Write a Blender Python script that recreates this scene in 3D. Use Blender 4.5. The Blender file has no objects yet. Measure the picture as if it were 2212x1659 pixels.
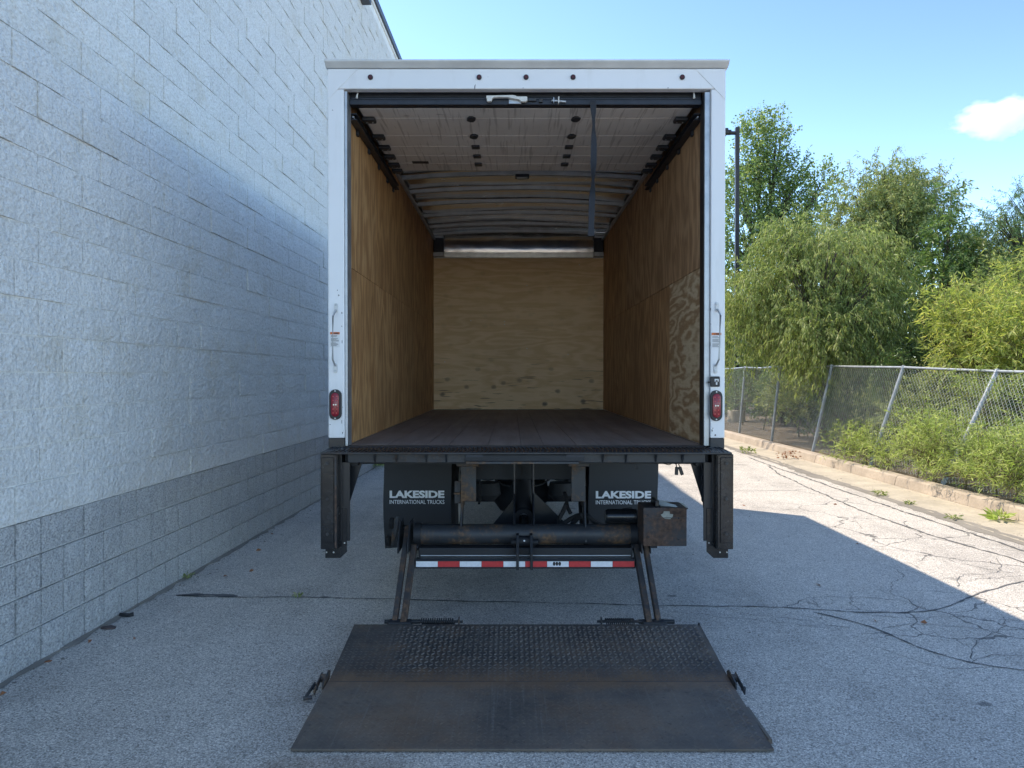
import bpy, bmesh, math, random
import numpy as np
from mathutils import Vector, Matrix

# ------------------------------------------------------------------ camera, sky, sun, exposure
SC = bpy.context.scene
COL = SC.collection
EYE = 1.60
PITCH = math.radians(0.557)
cam_d = bpy.data.cameras.new("camera")
cam_d.sensor_width = 36.0
cam_d.lens = 36.0 * 1850.0 / 2560.0
cam_d.clip_start = 0.05
cam_d.clip_end = 6000.0
cam = bpy.data.objects.new("camera", cam_d)
cam.location = (0, 0, EYE)
cam.rotation_euler = (math.radians(90) - PITCH, 0, 0)
COL.objects.link(cam)
SC.camera = cam

SUN_TRAVEL = Vector((0.575, -0.42, -1.0)).normalized()
SUN_ELEV = math.asin(-SUN_TRAVEL.z)
SUN_AZ = math.atan2(-SUN_TRAVEL.x, -SUN_TRAVEL.y)          # from +Y towards +X
world = bpy.data.worlds.new("World")
SC.world = world
world.use_nodes = True
wn = world.node_tree
for n in list(wn.nodes):
    wn.nodes.remove(n)
sky = wn.nodes.new("ShaderNodeTexSky")
sky.sky_type = 'NISHITA'
sky.sun_disc = False
sky.sun_elevation = SUN_ELEV
sky.sun_rotation = SUN_AZ
sky.altitude = 200.0
sky.air_density = 1.0
sky.dust_density = 0.15
sky.ozone_density = 5.0
bg = wn.nodes.new("ShaderNodeBackground")
bg.inputs[1].default_value = 0.14
wo = wn.nodes.new("ShaderNodeOutputWorld")
# one contrast curve for the whole sky: clear summer skies fall off more strongly away from the sun
bw = wn.nodes.new("ShaderNodeRGBToBW")
pw = wn.nodes.new("ShaderNodeMath"); pw.operation = 'POWER'
dv = wn.nodes.new("ShaderNodeMath"); dv.operation = 'DIVIDE'; dv.inputs[1].default_value = 2.4
ml = wn.nodes.new("ShaderNodeMath"); ml.operation = 'MULTIPLY'; ml.inputs[1].default_value = 0.69
vm = wn.nodes.new("ShaderNodeVectorMath"); vm.operation = 'SCALE'
pw.inputs[1].default_value = 0.7
wn.links.new(sky.outputs[0], bw.inputs[0]); wn.links.new(bw.outputs[0], dv.inputs[0])
wn.links.new(dv.outputs[0], pw.inputs[0]); wn.links.new(pw.outputs[0], ml.inputs[0])
wn.links.new(sky.outputs[0], vm.inputs[0]); wn.links.new(ml.outputs[0], vm.inputs[3])
wn.links.new(vm.outputs[0], bg.inputs[0])
wn.links.new(bg.outputs[0], wo.inputs[0])

sun_d = bpy.data.lights.new("sun", 'SUN')
sun_d.energy = 2.0
sun_d.angle = math.radians(0.53)
sun_d.color = (1.0, 0.89, 0.74)
sun = bpy.data.objects.new("sun", sun_d)
sun.rotation_euler = SUN_TRAVEL.to_track_quat('-Z', 'Y').to_euler()
sun.location = (-10, 10, 20)
COL.objects.link(sun)

SC.view_settings.view_transform = 'Standard'
SC.view_settings.look = 'None'
SC.view_settings.exposure = 1.77
SC.view_settings.gamma = 1.0
SC.view_settings.use_curve_mapping = False
SC.render.engine = 'CYCLES'
SC.cycles.use_denoising = True
SC.cycles.max_bounces = 10
SC.cycles.diffuse_bounces = 9
SC.cycles.glossy_bounces = 4
SC.cycles.transmission_bounces = 4
SC.cycles.transparent_max_bounces = 10
SC.cycles.volume_bounces = 6

random.seed(7)
RNG = np.random.default_rng(7)

# ------------------------------------------------------------------ mesh helpers
def tag(o, label=None, cat=None, group=None, kind=None):
    if label: o["label"] = label
    if cat: o["category"] = cat
    if group: o["group"] = group
    if kind: o["kind"] = kind
    return o

def empty(name, loc, label, cat, group=None, rz=0.0):
    o = bpy.data.objects.new(name, None)
    COL.objects.link(o)
    o.location = loc
    o.rotation_euler = (0, 0, rz)
    o.empty_display_size = 0.2
    return tag(o, label, cat, group)

def root_loc(o):
    p = Vector((0, 0, 0))
    while o is not None:
        p = p + Vector(o.location)
        o = o.parent
    return p

def link_mesh(name, me, material, parent=None, loc=(0, 0, 0)):
    o = bpy.data.objects.new(name, me)
    COL.objects.link(o)
    if material is not None and len(me.materials) == 0:
        me.materials.append(material)
    o.location = loc
    if parent is not None:
        o.parent = parent
    return o

class MB:
    """collects shapes in world coordinates"""
    def __init__(s):
        s.v = []; s.f = []
    def add(s, vs, fs):
        k = len(s.v)
        s.v += [tuple(p) for p in vs]
        s.f += [tuple(i + k for i in f) for f in fs]
        return s
    def box(s, x0, x1, y0, y1, z0, z1):
        vs = [(x0,y0,z0),(x1,y0,z0),(x1,y1,z0),(x0,y1,z0),(x0,y0,z1),(x1,y0,z1),(x1,y1,z1),(x0,y1,z1)]
        fs = [(0,3,2,1),(4,5,6,7),(0,1,5,4),(1,2,6,5),(2,3,7,6),(3,0,4,7)]
        return s.add(vs, fs)
    def prism_y(s, pts, y0, y1):
        """polygon of (x,z) extruded along y"""
        n = len(pts)
        a = sum(pts[i][0]*pts[(i+1)%n][1]-pts[(i+1)%n][0]*pts[i][1] for i in range(n))
        if a < 0: pts = pts[::-1]
        vs = [(p[0], y0, p[1]) for p in pts] + [(p[0], y1, p[1]) for p in pts]
        fs = [tuple(range(n)), tuple(range(2*n-1, n-1, -1))]
        for i in range(n):
            j = (i+1) % n
            fs.append((i, n+i, n+j, j))
        return s.add(vs, fs)
    def prism_x(s, pts, x0, x1):
        """polygon of (y,z) extruded along x"""
        n = len(pts)
        a = sum(pts[i][0]*pts[(i+1)%n][1]-pts[(i+1)%n][0]*pts[i][1] for i in range(n))
        if a > 0: pts = pts[::-1]
        vs = [(x0, p[0], p[1]) for p in pts] + [(x1, p[0], p[1]) for p in pts]
        fs = [tuple(range(n)), tuple(range(2*n-1, n-1, -1))]
        for i in range(n):
            j = (i+1) % n
            fs.append((i, n+i, n+j, j))
        return s.add(vs, fs)
    def tube(s, path, r, n=10, caps=True):
        P = [Vector(p) for p in path]
        R = r if isinstance(r, (list, tuple)) else [r]*len(P)
        k = len(s.v)
        ref = None
        for i, p in enumerate(P):
            t = (P[min(i+1, len(P)-1)] - P[max(i-1, 0)]).normalized()
            if ref is None:
                ref = Vector((0,0,1)) if abs(t.z) < 0.9 else Vector((1,0,0))
            a = t.cross(ref)
            if a.length < 1e-5: a = t.cross(Vector((0,1,0.1)))
            a.normalize(); b = t.cross(a).normalized(); ref = b.cross(t) * -1 if False else ref
            for j in range(n):
                an = 2*math.pi*j/n
                q = p + (a*math.cos(an) + b*math.sin(an))*R[i]
                s.v.append(tuple(q))
        for i in range(len(P)-1):
            for j in range(n):
                j2 = (j+1) % n
                s.f.append((k+i*n+j, k+i*n+j2, k+(i+1)*n+j2, k+(i+1)*n+j))
        if caps:
            s.f.append(tuple(k+j for j in range(n-1, -1, -1)))
            s.f.append(tuple(k+(len(P)-1)*n+j for j in range(n)))
        return s
    def bar(s, p0, p1, w, h, side=(1,0,0)):
        """rectangular bar p0->p1; w along side, h along the third axis"""
        p0 = Vector(p0); p1 = Vector(p1)
        t = (p1-p0).normalized(); a = Vector(side); a = (a - t*a.dot(t)).normalized(); b = t.cross(a)
        vs = []
        for p in (p0, p1):
            for (i, j) in ((-1,-1),(1,-1),(1,1),(-1,1)):
                vs.append(p + a*(i*w/2) + b*(j*h/2))
        fs = [(0,3,2,1),(4,5,6,7),(0,1,5,4),(1,2,6,5),(2,3,7,6),(3,0,4,7)]
        return s.add(vs, fs)
    def build(s, name, material, parent=None, bevel=0.0, smooth=False, segs=2, origin=None):
        off = root_loc(parent) if parent is not None else Vector((0,0,0))
        if origin is not None and parent is None:
            off = Vector(origin)
        me = bpy.data.meshes.new(name)
        me.from_pydata([(p[0]-off.x, p[1]-off.y, p[2]-off.z) for p in s.v], [], s.f)
        bm = bmesh.new(); bm.from_mesh(me)
        bmesh.ops.recalc_face_normals(bm, faces=bm.faces)
        if bevel > 0:
            ed = [e for e in bm.edges if len(e.link_faces) == 2 and e.calc_face_angle(0) > 0.6]
            bmesh.ops.bevel(bm, geom=ed, offset=bevel, segments=segs, affect='EDGES', profile=0.5, clamp_overlap=True)
        bm.to_mesh(me); bm.free()
        if smooth:
            me.polygons.foreach_set("use_smooth", [True]*len(me.polygons))
            me.set_sharp_from_angle(angle=math.radians(40))
        me.update()
        o = link_mesh(name, me, material, parent)
        if origin is not None and parent is None:
            o.location = origin
        return o

def np_mesh(name, verts, faces_quads):
    """fast mesh from numpy: verts (N,3), faces (M,k)"""
    me = bpy.data.meshes.new(name)
    verts = np.asarray(verts, dtype=np.float32); fq = np.asarray(faces_quads, dtype=np.int32)
    m, k = fq.shape
    me.vertices.add(len(verts)); me.vertices.foreach_set("co", verts.ravel())
    me.loops.add(m*k); me.loops.foreach_set("vertex_index", fq.ravel())
    me.polygons.add(m)
    me.polygons.foreach_set("loop_start", np.arange(0, m*k, k, dtype=np.int32))
    me.polygons.foreach_set("loop_total", np.full(m, k, dtype=np.int32))
    me.update(calc_edges=True)
    return me

def at(x, y, Y):
    """point of the photograph's line of sight at distance Y (photo measured 2212 px wide): used to survey real positions"""
    u = (x-1106.0)/1598.5; v = (829.5-y)/1598.5
    yy = math.cos(PITCH) + math.sin(PITCH)*v
    zz = -math.sin(PITCH) + math.cos(PITCH)*v
    return (u*Y/yy, Y, EYE + zz*Y/yy)
def src(x, y, Y):
    return at(x*0.8640625, y*0.8640625, Y)

# ------------------------------------------------------------------ material helpers
class NT:
    def __init__(s, name):
        s.m = bpy.data.materials.new(name); s.m.use_nodes = True
        s.t = s.m.node_tree
        s.bsdf = s.t.nodes["Principled BSDF"]; s.out = s.t.nodes["Material Output"]
    def n(s, typ, **kw):
        nd = s.t.nodes.new(typ)
        for k, v in kw.items(): setattr(nd, k, v)
        return nd
    def l(s, a, b): s.t.links.new(a, b)
    def val(s, sock, v):
        if hasattr(v, "is_output") or isinstance(v, bpy.types.NodeSocket): s.l(v, sock)
        else: sock.default_value = v
    def coords(s, scale=(1,1,1), loc=(0,0,0), rot=(0,0,0), kind="Object"):
        tc = s.n("ShaderNodeTexCoord"); mp = s.n("ShaderNodeMapping")
        mp.inputs["Scale"].default_value = scale; mp.inputs["Location"].default_value = loc
        mp.inputs["Rotation"].default_value = rot
        s.l(tc.outputs[kind], mp.inputs[0]); return mp.outputs[0]
    def noise(s, vec, scale, detail=4, rough=0.55, dist=0.0):
        nd = s.n("ShaderNodeTexNoise"); s.l(vec, nd.inputs["Vector"])
        nd.inputs["Scale"].default_value = scale; nd.inputs["Detail"].default_value = detail
        nd.inputs["Roughness"].default_value = rough; nd.inputs["Distortion"].default_value = dist
        return nd.outputs[0]
    def voronoi(s, vec, scale, feature='F1', out=0, rnd=1.0):
        nd = s.n("ShaderNodeTexVoronoi", feature=feature); s.l(vec, nd.inputs["Vector"])
        nd.inputs["Scale"].default_value = scale; nd.inputs["Randomness"].default_value = rnd
        return nd.outputs[out]
    def ramp(s, fac, stops, interp='LINEAR'):
        nd = s.n("ShaderNodeValToRGB"); nd.color_ramp.interpolation = interp
        el = nd.color_ramp.elements
        while len(el) < len(stops): el.new(0.5)
        for e, (p, c) in zip(el, stops):
            e.position = p
            e.color = (c, c, c, 1) if isinstance(c, (int, float)) else (c[0], c[1], c[2], 1)
        s.l(fac, nd.inputs[0]); return nd.outputs[0]
    def math(s, op, a, b=0.0, c=None):
        nd = s.n("ShaderNodeMath", operation=op)
        s.val(nd.inputs[0], a); s.val(nd.inputs[1], b)
        if c is not None: s.val(nd.inputs[2], c)
        return nd.outputs[0]
    def mix(s, fac, a, b, blend='MIX'):
        nd = s.n("ShaderNodeMix", data_type='RGBA', blend_type=blend)
        s.val(nd.inputs[0], fac)
        for sock, v in ((nd.inputs[6], a), (nd.inputs[7], b)):
            if isinstance(v, (tuple, list)): sock.default_value = (v[0], v[1], v[2], 1)
            else: s.l(v, sock)
        return nd.outputs[2]
    def bump(s, h, strength=0.5, dist=0.01, normal=None):
        nd = s.n("ShaderNodeBump"); s.l(h, nd.inputs["Height"])
        nd.inputs["Strength"].default_value = strength; nd.inputs["Distance"].default_value = dist
        if normal is not None: s.l(normal, nd.inputs["Normal"])
        return nd.outputs[0]
    def set(s, color=None, rough=None, metal=None, normal=None, **kw):
        b = s.bsdf.inputs
        if color is not None:
            if isinstance(color, (tuple, list)): b["Base Color"].default_value = (color[0], color[1], color[2], 1)
            else: s.l(color, b["Base Color"])
        if rough is not None: s.val(b["Roughness"], rough)
        if metal is not None: s.val(b["Metallic"], metal)
        if normal is not None: s.l(normal, b["Normal"])
        for k, v in kw.items(): s.val(b[k.replace("_", " ")], v)
        return s.m

def simple(name, c, rough=0.5, metal=0.0, vary=0.15, scale=6.0, bump=0.0, bscale=60.0):
    t = NT(name); vec = t.coords()
    n = t.noise(vec, scale, 5)
    lo = tuple(x*(1-vary) for x in c); hi = tuple(min(1, x*(1+vary)) for x in c)
    col = t.ramp(n, [(0.3, lo), (0.7, hi)])
    r = t.math('ADD', t.math('MULTIPLY', t.math('SUBTRACT', n, 0.5), 0.25), rough)
    nm = None
    if bump > 0: nm = t.bump(t.noise(vec, bscale, 4), bump, 0.004)
    return t.set(col, r, metal, nm)

def painted_steel(name, paint, rust=(0.09, 0.045, 0.022), amount=0.5, rough=0.5, scale=7.0, metal=0.0, seed=0.0, fine=40.0):
    """paint worn through to rust in patches"""
    t = NT(name); vec = t.coords(loc=(seed, seed*1.7, seed*0.6))
    n = t.noise(vec, scale, 8, 0.65)
    n2 = t.noise(vec, fine, 4)
    m = t.ramp(t.math('ADD', n, t.math('MULTIPLY', t.math('SUBTRACT', n2, 0.5), 0.25)), [(1-amount-0.06, 0.0), (1-amount+0.10, 1.0)])
    pv = t.mix(t.ramp(t.noise(vec, 3.0, 4), [(0.3, 0.0), (0.7, 1.0)]), tuple(x*0.7 for x in paint), tuple(x*1.35 for x in paint))
    rv = t.mix(t.ramp(n2, [(0.35, 0.0), (0.65, 1.0)]), tuple(x*0.55 for x in rust), tuple(x*1.5 for x in rust))
    col = t.mix(m, pv, rv)
    r = t.math('ADD', t.math('MULTIPLY', m, 0.85-rough), rough)
    return t.set(col, r, metal, t.bump(t.math('ADD', t.math('MULTIPLY', n2, 0.6), m), 0.25, 0.004))

def plywood(name, light, dark, axis_scale, bands=9.0, contrast=1.0, seed=0.0, stain=0.35, knots=False):
    """rotary cut veneer: contour bands of a stretched noise"""
    t = NT(name); vec = t.coords(scale=axis_scale, loc=(seed*3.1, seed*2.3, seed*1.9))
    raw = t.coords(loc=(seed, seed, seed))
    n = t.noise(vec, 1.0, 4.0, 0.5, 0.2)
    w = t.math('SINE', t.math('MULTIPLY', n, bands*6.283))
    w = t.math('ADD', t.math('MULTIPLY', w, 0.5), 0.5)
    fine = t.noise(t.coords(scale=tuple(a*(26 if a > 1.5 else 5) for a in axis_scale), loc=(seed, 0, seed)), 1.0, 4, 0.6)
    f = t.math('ADD', t.math('ADD', t.math('MULTIPLY', t.math('SUBTRACT', w, 0.5), 0.62*contrast), 0.27), t.math('MULTIPLY', fine, 0.50))
    f = t.ramp(f, [(0.18, 0.0), (0.85, 1.0)])
    col = t.mix(f, light, dark)
    st = t.ramp(t.noise(raw, 1.3, 5, 0.6), [(0.40, 1.0), (0.78, 0.0)])
    col = t.mix(t.math('MULTIPLY', t.math('SUBTRACT', 1.0, st), stain), col, tuple(x*0.45 for x in dark))
    sc = t.ramp(t.noise(t.coords(scale=(6, 6, 26), loc=(seed*9, 0, 0)), 1.0, 6, 0.7), [(0.66, 0.0), (0.74, 1.0)])
    col = t.mix(t.math('MULTIPLY', sc, 0.35), col, (0.03, 0.022, 0.016))
    if knots:
        lowz = t.n("ShaderNodeSeparateXYZ"); t.l(t.coords(), lowz.inputs[0])
        cb = t.n("ShaderNodeCombineXYZ"); t.l(t.math('MULTIPLY', lowz.outputs[0], 2.6), cb.inputs[0]); t.l(t.math('MULTIPLY', lowz.outputs[2], 3.4), cb.inputs[1])
        vn = t.n("ShaderNodeTexVoronoi", voronoi_dimensions='2D'); t.l(cb.outputs[0], vn.inputs["Vector"]); vn.inputs["Scale"].default_value = 1.0
        v = vn.outputs[0]
        zf = t.ramp(t.math('MULTIPLY', lowz.outputs[2], 0.33), [(0.40, 1.0), (0.62, 0.12)])
        kn = t.ramp(t.math('ADD', v, t.math('MULTIPLY', t.noise(raw, 14, 5), 0.10)), [(0.10, 1.0), (0.17, 0.0)])
        col = t.mix(t.math('MULTIPLY', t.math('MULTIPLY', kn, zf), 0.8), col, (0.02, 0.022, 0.026))
        dash = t.ramp(t.noise(t.coords(scale=(3.2, 1, 42), loc=(5, 0, 2)), 1.0, 3, 0.5), [(0.64, 0.0), (0.69, 1.0)])
        dz = t.ramp(t.math('MULTIPLY', lowz.outputs[2], 0.33), [(0.40, 0.9), (0.66, 0.05)])
        col = t.mix(t.math('MULTIPLY', dash, t.math('MULTIPLY', dz, 0.95)), col, (0.025, 0.016, 0.012))
    return t.set(col, 0.62, 0.0, t.bump(fine, 0.12, 0.003))

# ------------------------------------------------------------------ materials
def asphalt_mat():
    t = NT("asphalt"); vec = t.coords()
    big = t.noise(vec, 0.55, 5, 0.6)
    mid = t.noise(vec, 4.0, 5, 0.6)
    vn = t.n("ShaderNodeTexVoronoi", feature='F1'); t.l(vec, vn.inputs["Vector"]); vn.inputs["Scale"].default_value = 150.0
    sp = t.n("ShaderNodeSeparateColor"); t.l(vn.outputs[1], sp.inputs[0])
    stone = t.ramp(sp.outputs[0], [(0.0, (0.25, 0.225, 0.195)), (0.25, (0.55, 0.495, 0.425)), (0.75, (0.74, 0.67, 0.58)), (1.0, (0.95, 0.88, 0.78))])
    edge = t.ramp(vn.outputs[0], [(0.35, 0.0), (0.75, 1.0)])
    col = t.mix(t.math('MULTIPLY', edge, 0.5), stone, (0.20, 0.182, 0.16))
    tyre = t.noise(t.coords(scale=(3.6, 0.22, 1), loc=(1.3, 0.2, 0)), 1.0, 4, 0.6)
    blot = t.noise(vec, 1.5, 6, 0.7)
    tone = t.ramp(t.math('ADD', t.math('ADD', t.math('MULTIPLY', big, 0.35), t.math('MULTIPLY', mid, 0.15)), t.math('ADD', t.math('MULTIPLY', tyre, 0.25), t.math('MULTIPLY', blot, 0.25))), [(0.36, 0.66), (0.5, 1.0), (0.62, 1.12)])
    col = t.mix(1.0, col, tone, 'MULTIPLY')
    # alligator cracking over two worn areas
    wv = t.n("ShaderNodeVectorMath", operation='ADD'); t.l(vec, wv.inputs[0])
    nc = t.n("ShaderNodeTexNoise"); t.l(vec, nc.inputs["Vector"]); nc.inputs["Scale"].default_value = 3.5; nc.inputs["Detail"].default_value = 5
    sc = t.n("ShaderNodeVectorMath", operation='SCALE'); t.l(nc.outputs[1], sc.inputs[0]); sc.inputs[3].default_value = 0.30
    t.l(sc.outputs[0], wv.inputs[1])
    ve = t.voronoi(wv.outputs[0], 2.3, 'DISTANCE_TO_EDGE')
    ve2 = t.voronoi(wv.outputs[0], 1.0, 'DISTANCE_TO_EDGE')
    def area(cx, cy, rx, ry):
        mp = t.coords(loc=(-cx/rx, -cy/ry, 0), scale=(1/rx, 1/ry, 0.0))
        ln = t.n("ShaderNodeVectorMath", operation='LENGTH'); t.l(mp, ln.inputs[0])
        return t.ramp(t.math('ADD', ln.outputs["Value"], t.math('MULTIPLY', t.math('SUBTRACT', mid, 0.5), 1.0)), [(0.62, 1.0), (1.0, 0.0)])
    a1 = area(3.1, 4.9, 1.25, 0.75)
    a2 = area(4.0, 8.3, 0.9, 3.4)
    width = t.math('MULTIPLY', t.noise(vec, 6.0, 3), 0.030)
    c1 = t.math('MULTIPLY', t.math('LESS_THAN', ve, width), a1)
    c2 = t.math('MULTIPLY', t.math('LESS_THAN', ve2, t.math('MULTIPLY', width, 0.45)), a2)
    cr = t.math('MAXIMUM', c1, c2)
    col = t.mix(t.math('MULTIPLY', cr, 0.75), col, (0.07, 0.068, 0.064))
    # oil drips and gum spots
    vs = t.voronoi(t.coords(scale=(1, 1.5, 1)), 1.15)
    spot = t.ramp(t.math('ADD', vs, t.math('MULTIPLY', t.noise(vec, 16, 3), 0.06)), [(0.062, 1.0), (0.085, 0.0)])
    col = t.mix(t.math('MULTIPLY', spot, 0.65), col, (0.06, 0.06, 0.06))
    # rust wash where the ramp rubs
    rs = area(-0.75, 3.02, 0.40, 0.10)
    col = t.mix(t.math('MULTIPLY', rs, 0.28), col, (0.17, 0.085, 0.035))
    h = t.math('SUBTRACT', t.math('MULTIPLY', sp.outputs[1], 0.5), t.math('ADD', t.math('MULTIPLY', edge, 0.5), t.math('MULTIPLY', cr, 2.0)))
    return t.set(col, 0.82, 0.0, t.bump(h, 0.55, 0.006))

def concrete_mat(name, c, scale=30.0):
    t = NT(name); vec = t.coords()
    n = t.noise(vec, 2.2, 6, 0.6); f = t.noise(vec, scale, 5, 0.65)
    col = t.mix(t.ramp(n, [(0.3, 0.0), (0.72, 1.0)]), tuple(x*0.72 for x in c), tuple(min(1, x*1.12) for x in c))
    col = t.mix(t.ramp(f, [(0.35, 0.35), (0.6, 0.0)]), col, tuple(x*0.5 for x in c))
    return t.set(col, 0.85, 0.0, t.bump(f, 0.4, 0.006))

def split_block(name, c, dark, scale, speck_d, speck_l, stain=None, strength=1.0):
    """split face concrete block; object-space relief shifted for each block"""
    t = NT(name)
    tc = t.n("ShaderNodeTexCoord"); oi = t.n("ShaderNodeObjectInfo")
    ge = t.n("ShaderNodeNewGeometry")
    vec = ge.outputs["Position"]
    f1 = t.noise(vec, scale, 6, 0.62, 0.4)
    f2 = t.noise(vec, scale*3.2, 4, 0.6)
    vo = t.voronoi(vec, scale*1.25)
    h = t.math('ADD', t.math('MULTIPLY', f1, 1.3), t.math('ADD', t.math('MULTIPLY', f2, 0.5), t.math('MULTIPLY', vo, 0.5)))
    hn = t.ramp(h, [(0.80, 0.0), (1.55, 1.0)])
    col = t.mix(hn, dark, c)  # hollows of the relief painted darker in the base colour
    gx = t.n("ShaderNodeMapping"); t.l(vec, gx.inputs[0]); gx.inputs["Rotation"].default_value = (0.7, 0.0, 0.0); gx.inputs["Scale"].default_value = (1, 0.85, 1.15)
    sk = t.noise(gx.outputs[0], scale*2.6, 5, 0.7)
    col = t.mix(t.ramp(sk, [(0.40, 1.0), (0.52, 0.0)]), col, speck_d)  # speckle: concrete grain, plus relief shading painted into the colour
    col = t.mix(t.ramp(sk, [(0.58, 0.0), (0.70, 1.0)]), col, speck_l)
    rp = t.math('ADD', t.math('MULTIPLY', oi.outputs["Random"], 0.07), 0.95)
    cm = t.n("ShaderNodeCombineColor")
    for i in range(3): t.l(rp, cm.inputs[i])
    col = t.mix(1.0, col, cm.outputs[0], 'MULTIPLY')
    if stain:
        st = t.ramp(t.math('MULTIPLY', t.noise(vec, 2.6, 5, 0.65), t.math('ADD', t.noise(vec, 30.0, 4, 0.7), 0.50)), [(0.54, 0.0), (0.70, 1.0)])
        col = t.mix(t.math('MULTIPLY', st, 0.40), col, stain)
        st2 = t.ramp(t.noise(vec, 42.0, 3, 0.6), [(0.60, 0.0), (0.70, 1.0)])
        col = t.mix(t.math('MULTIPLY', st2, 0.22), col, stain)
    return t.set(col, 0.85, 0.0, t.bump(h, strength, 0.020))

def leaf_mat(name, c1, c2, c3=None, trans=0.45, rough=0.45):
    t = NT(name)
    ge = t.n("ShaderNodeNewGeometry")
    stops = [(0.0, c1), (0.7, c2)] + ([(1.0, c3)] if c3 else [])
    col = t.ramp(ge.outputs["Random Per Island"], stops)
    t.set(col, rough, 0.0)
    t.bsdf.inputs["Specular IOR Level"].default_value = 0.35
    tr = t.n("ShaderNodeBsdfTranslucent")
    hs = t.n("ShaderNodeHueSaturation"); hs.inputs["Saturation"].default_value = 1.15; hs.inputs["Value"].default_value = 1.25
    t.l(col, hs.inputs["Color"]); t.l(hs.outputs[0], tr.inputs[0])
    ms = t.n("ShaderNodeMixShader"); ms.inputs[0].default_value = trans
    t.l(t.bsdf.outputs[0], ms.inputs[1]); t.l(tr.outputs[0], ms.inputs[2]); t.l(ms.outputs[0], t.out.inputs[0])
    return t.m

def deck_plate(name, seed, worn):
    """liftgate deck: dark paint, rust brown wear, dusty bloom"""
    t = NT(name); vec = t.coords(loc=(seed, seed*0.7, 0))
    big = t.noise(vec, 1.7, 6, 0.62); mid = t.noise(vec, 9.0, 6, 0.65); fine = t.noise(vec, 90.0, 4, 0.6)
    col = t.mix(t.ramp(big, [(0.36, 0.0), (0.66, 1.0)]), (0.085, 0.074, 0.064) if worn else (0.032, 0.031, 0.032), (0.185, 0.145, 0.112) if worn else (0.098, 0.082, 0.070))
    rs = t.ramp(t.math('ADD', t.math('MULTIPLY', t.noise(t.coords(loc=(seed+4, 2, 0)), 2.3, 6, 0.66), 0.75), t.math('MULTIPLY', mid, 0.3)), [(0.50, 0.0), (0.72, 1.0)])
    col = t.mix(t.math('MULTIPLY', rs, 0.85), col, (0.170, 0.105, 0.062))
    # scrape lines along the rolling direction
    scr = t.ramp(t.noise(t.coords(scale=(55, 1.3, 1), loc=(seed, 0, 0)), 1.0, 3, 0.6), [(0.58, 0.0), (0.72, 1.0)])
    col = t.mix(t.math('MULTIPLY', scr, 0.5), col, (0.20, 0.18, 0.155))
    sp = t.ramp(t.noise(vec, 30.0, 5, 0.75), [(0.56, 0.0), (0.66, 1.0)])
    col = t.mix(t.math('MULTIPLY', sp, 0.55), col, (0.20, 0.155, 0.11))
    dk = t.ramp(t.noise(t.coords(loc=(seed+7, 3, 1)), 38.0, 5, 0.75), [(0.58, 0.0), (0.67, 1.0)])
    col = t.mix(t.math('MULTIPLY', dk, 0.6), col, (0.022, 0.022, 0.024))
    dk2 = t.ramp(t.noise(t.coords(loc=(seed+2, 5, 1)), 4.5, 6, 0.7), [(0.60, 0.0), (0.66, 1.0)])
    col = t.mix(t.math('MULTIPLY', dk2, 0.5), col, (0.024, 0.024, 0.027))
    # bare rust rubbed along the fold
    sx = t.n("ShaderNodeSeparateXYZ"); t.l(t.coords(), sx.inputs[0])
    fd = t.math('ABSOLUTE', t.math('ADD', sx.outputs[1], 4.834))
    fold = t.ramp(t.math('ADD', fd, t.math('MULTIPLY', t.math('SUBTRACT', mid, 0.5), 0.30)), [(0.01, 1.0), (0.13, 0.0)])
    col = t.mix(t.math('MULTIPLY', fold, 0.65), col, (0.20, 0.115, 0.06))
    r = t.ramp(mid, [(0.3, 0.50), (0.7, 0.80)])
    return t.set(col, r, 0.0, t.bump(t.math('ADD', fine, mid), 0.22, 0.003))

M = {}
M['asphalt'] = asphalt_mat()
M['crack'] = simple("crack_filler", (0.11, 0.108, 0.104), 0.8, 0, 0.3, 12, 0.4, 50)
M['gutter'] = concrete_mat("gutter_concrete", (0.52, 0.45, 0.345))
M['kerb'] = concrete_mat("kerb_concrete", (0.48, 0.395, 0.305))
M['soil'] = concrete_mat("verge_soil", (0.15, 0.115, 0.075), 18.0)
M['grit'] = concrete_mat("gutter_grit", (0.27, 0.24, 0.20), 60.0)
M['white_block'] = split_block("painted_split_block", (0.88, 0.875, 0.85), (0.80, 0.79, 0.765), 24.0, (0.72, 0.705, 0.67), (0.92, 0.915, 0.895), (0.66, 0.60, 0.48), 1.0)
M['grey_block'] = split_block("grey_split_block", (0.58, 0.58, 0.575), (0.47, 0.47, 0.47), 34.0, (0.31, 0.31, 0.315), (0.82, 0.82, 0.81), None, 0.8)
M['white_mortar'] = simple("painted_mortar", (0.88, 0.875, 0.85), 0.8, 0, 0.1, 9, 0.3, 80)
M['grey_mortar'] = simple("grey_mortar", (0.66, 0.665, 0.66), 0.85, 0, 0.2, 9, 0.3, 80)
M['coping'] = simple("dark_coping_metal", (0.055, 0.06, 0.07), 0.45, 0.3)
M['white_paint'] = NT("truck_white_paint")
def _wp():
    t = M['white_paint']; vec = t.coords()
    n = t.noise(vec, 1.2, 5); sm = t.noise(t.coords(scale=(6, 6, 1.2)), 1.0, 6, 0.65)
    col = t.mix(t.ramp(n, [(0.3, 0.0), (0.7, 1.0)]), (0.74, 0.75, 0.755), (0.80, 0.805, 0.81))
    col = t.mix(t.ramp(sm, [(0.55, 0.0), (0.75, 0.35)]), col, (0.50, 0.49, 0.46))
    ch = t.ramp(t.noise(t.coords(scale=(30, 30, 14)), 1.0, 3, 0.5), [(0.735, 0.0), (0.745, 1.0)])
    col = t.mix(t.math('MULTIPLY', ch, 0.8), col, (0.06, 0.06, 0.06))
    return t.set(col, 0.32, 0.0)
M['white_paint'] = _wp()
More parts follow.
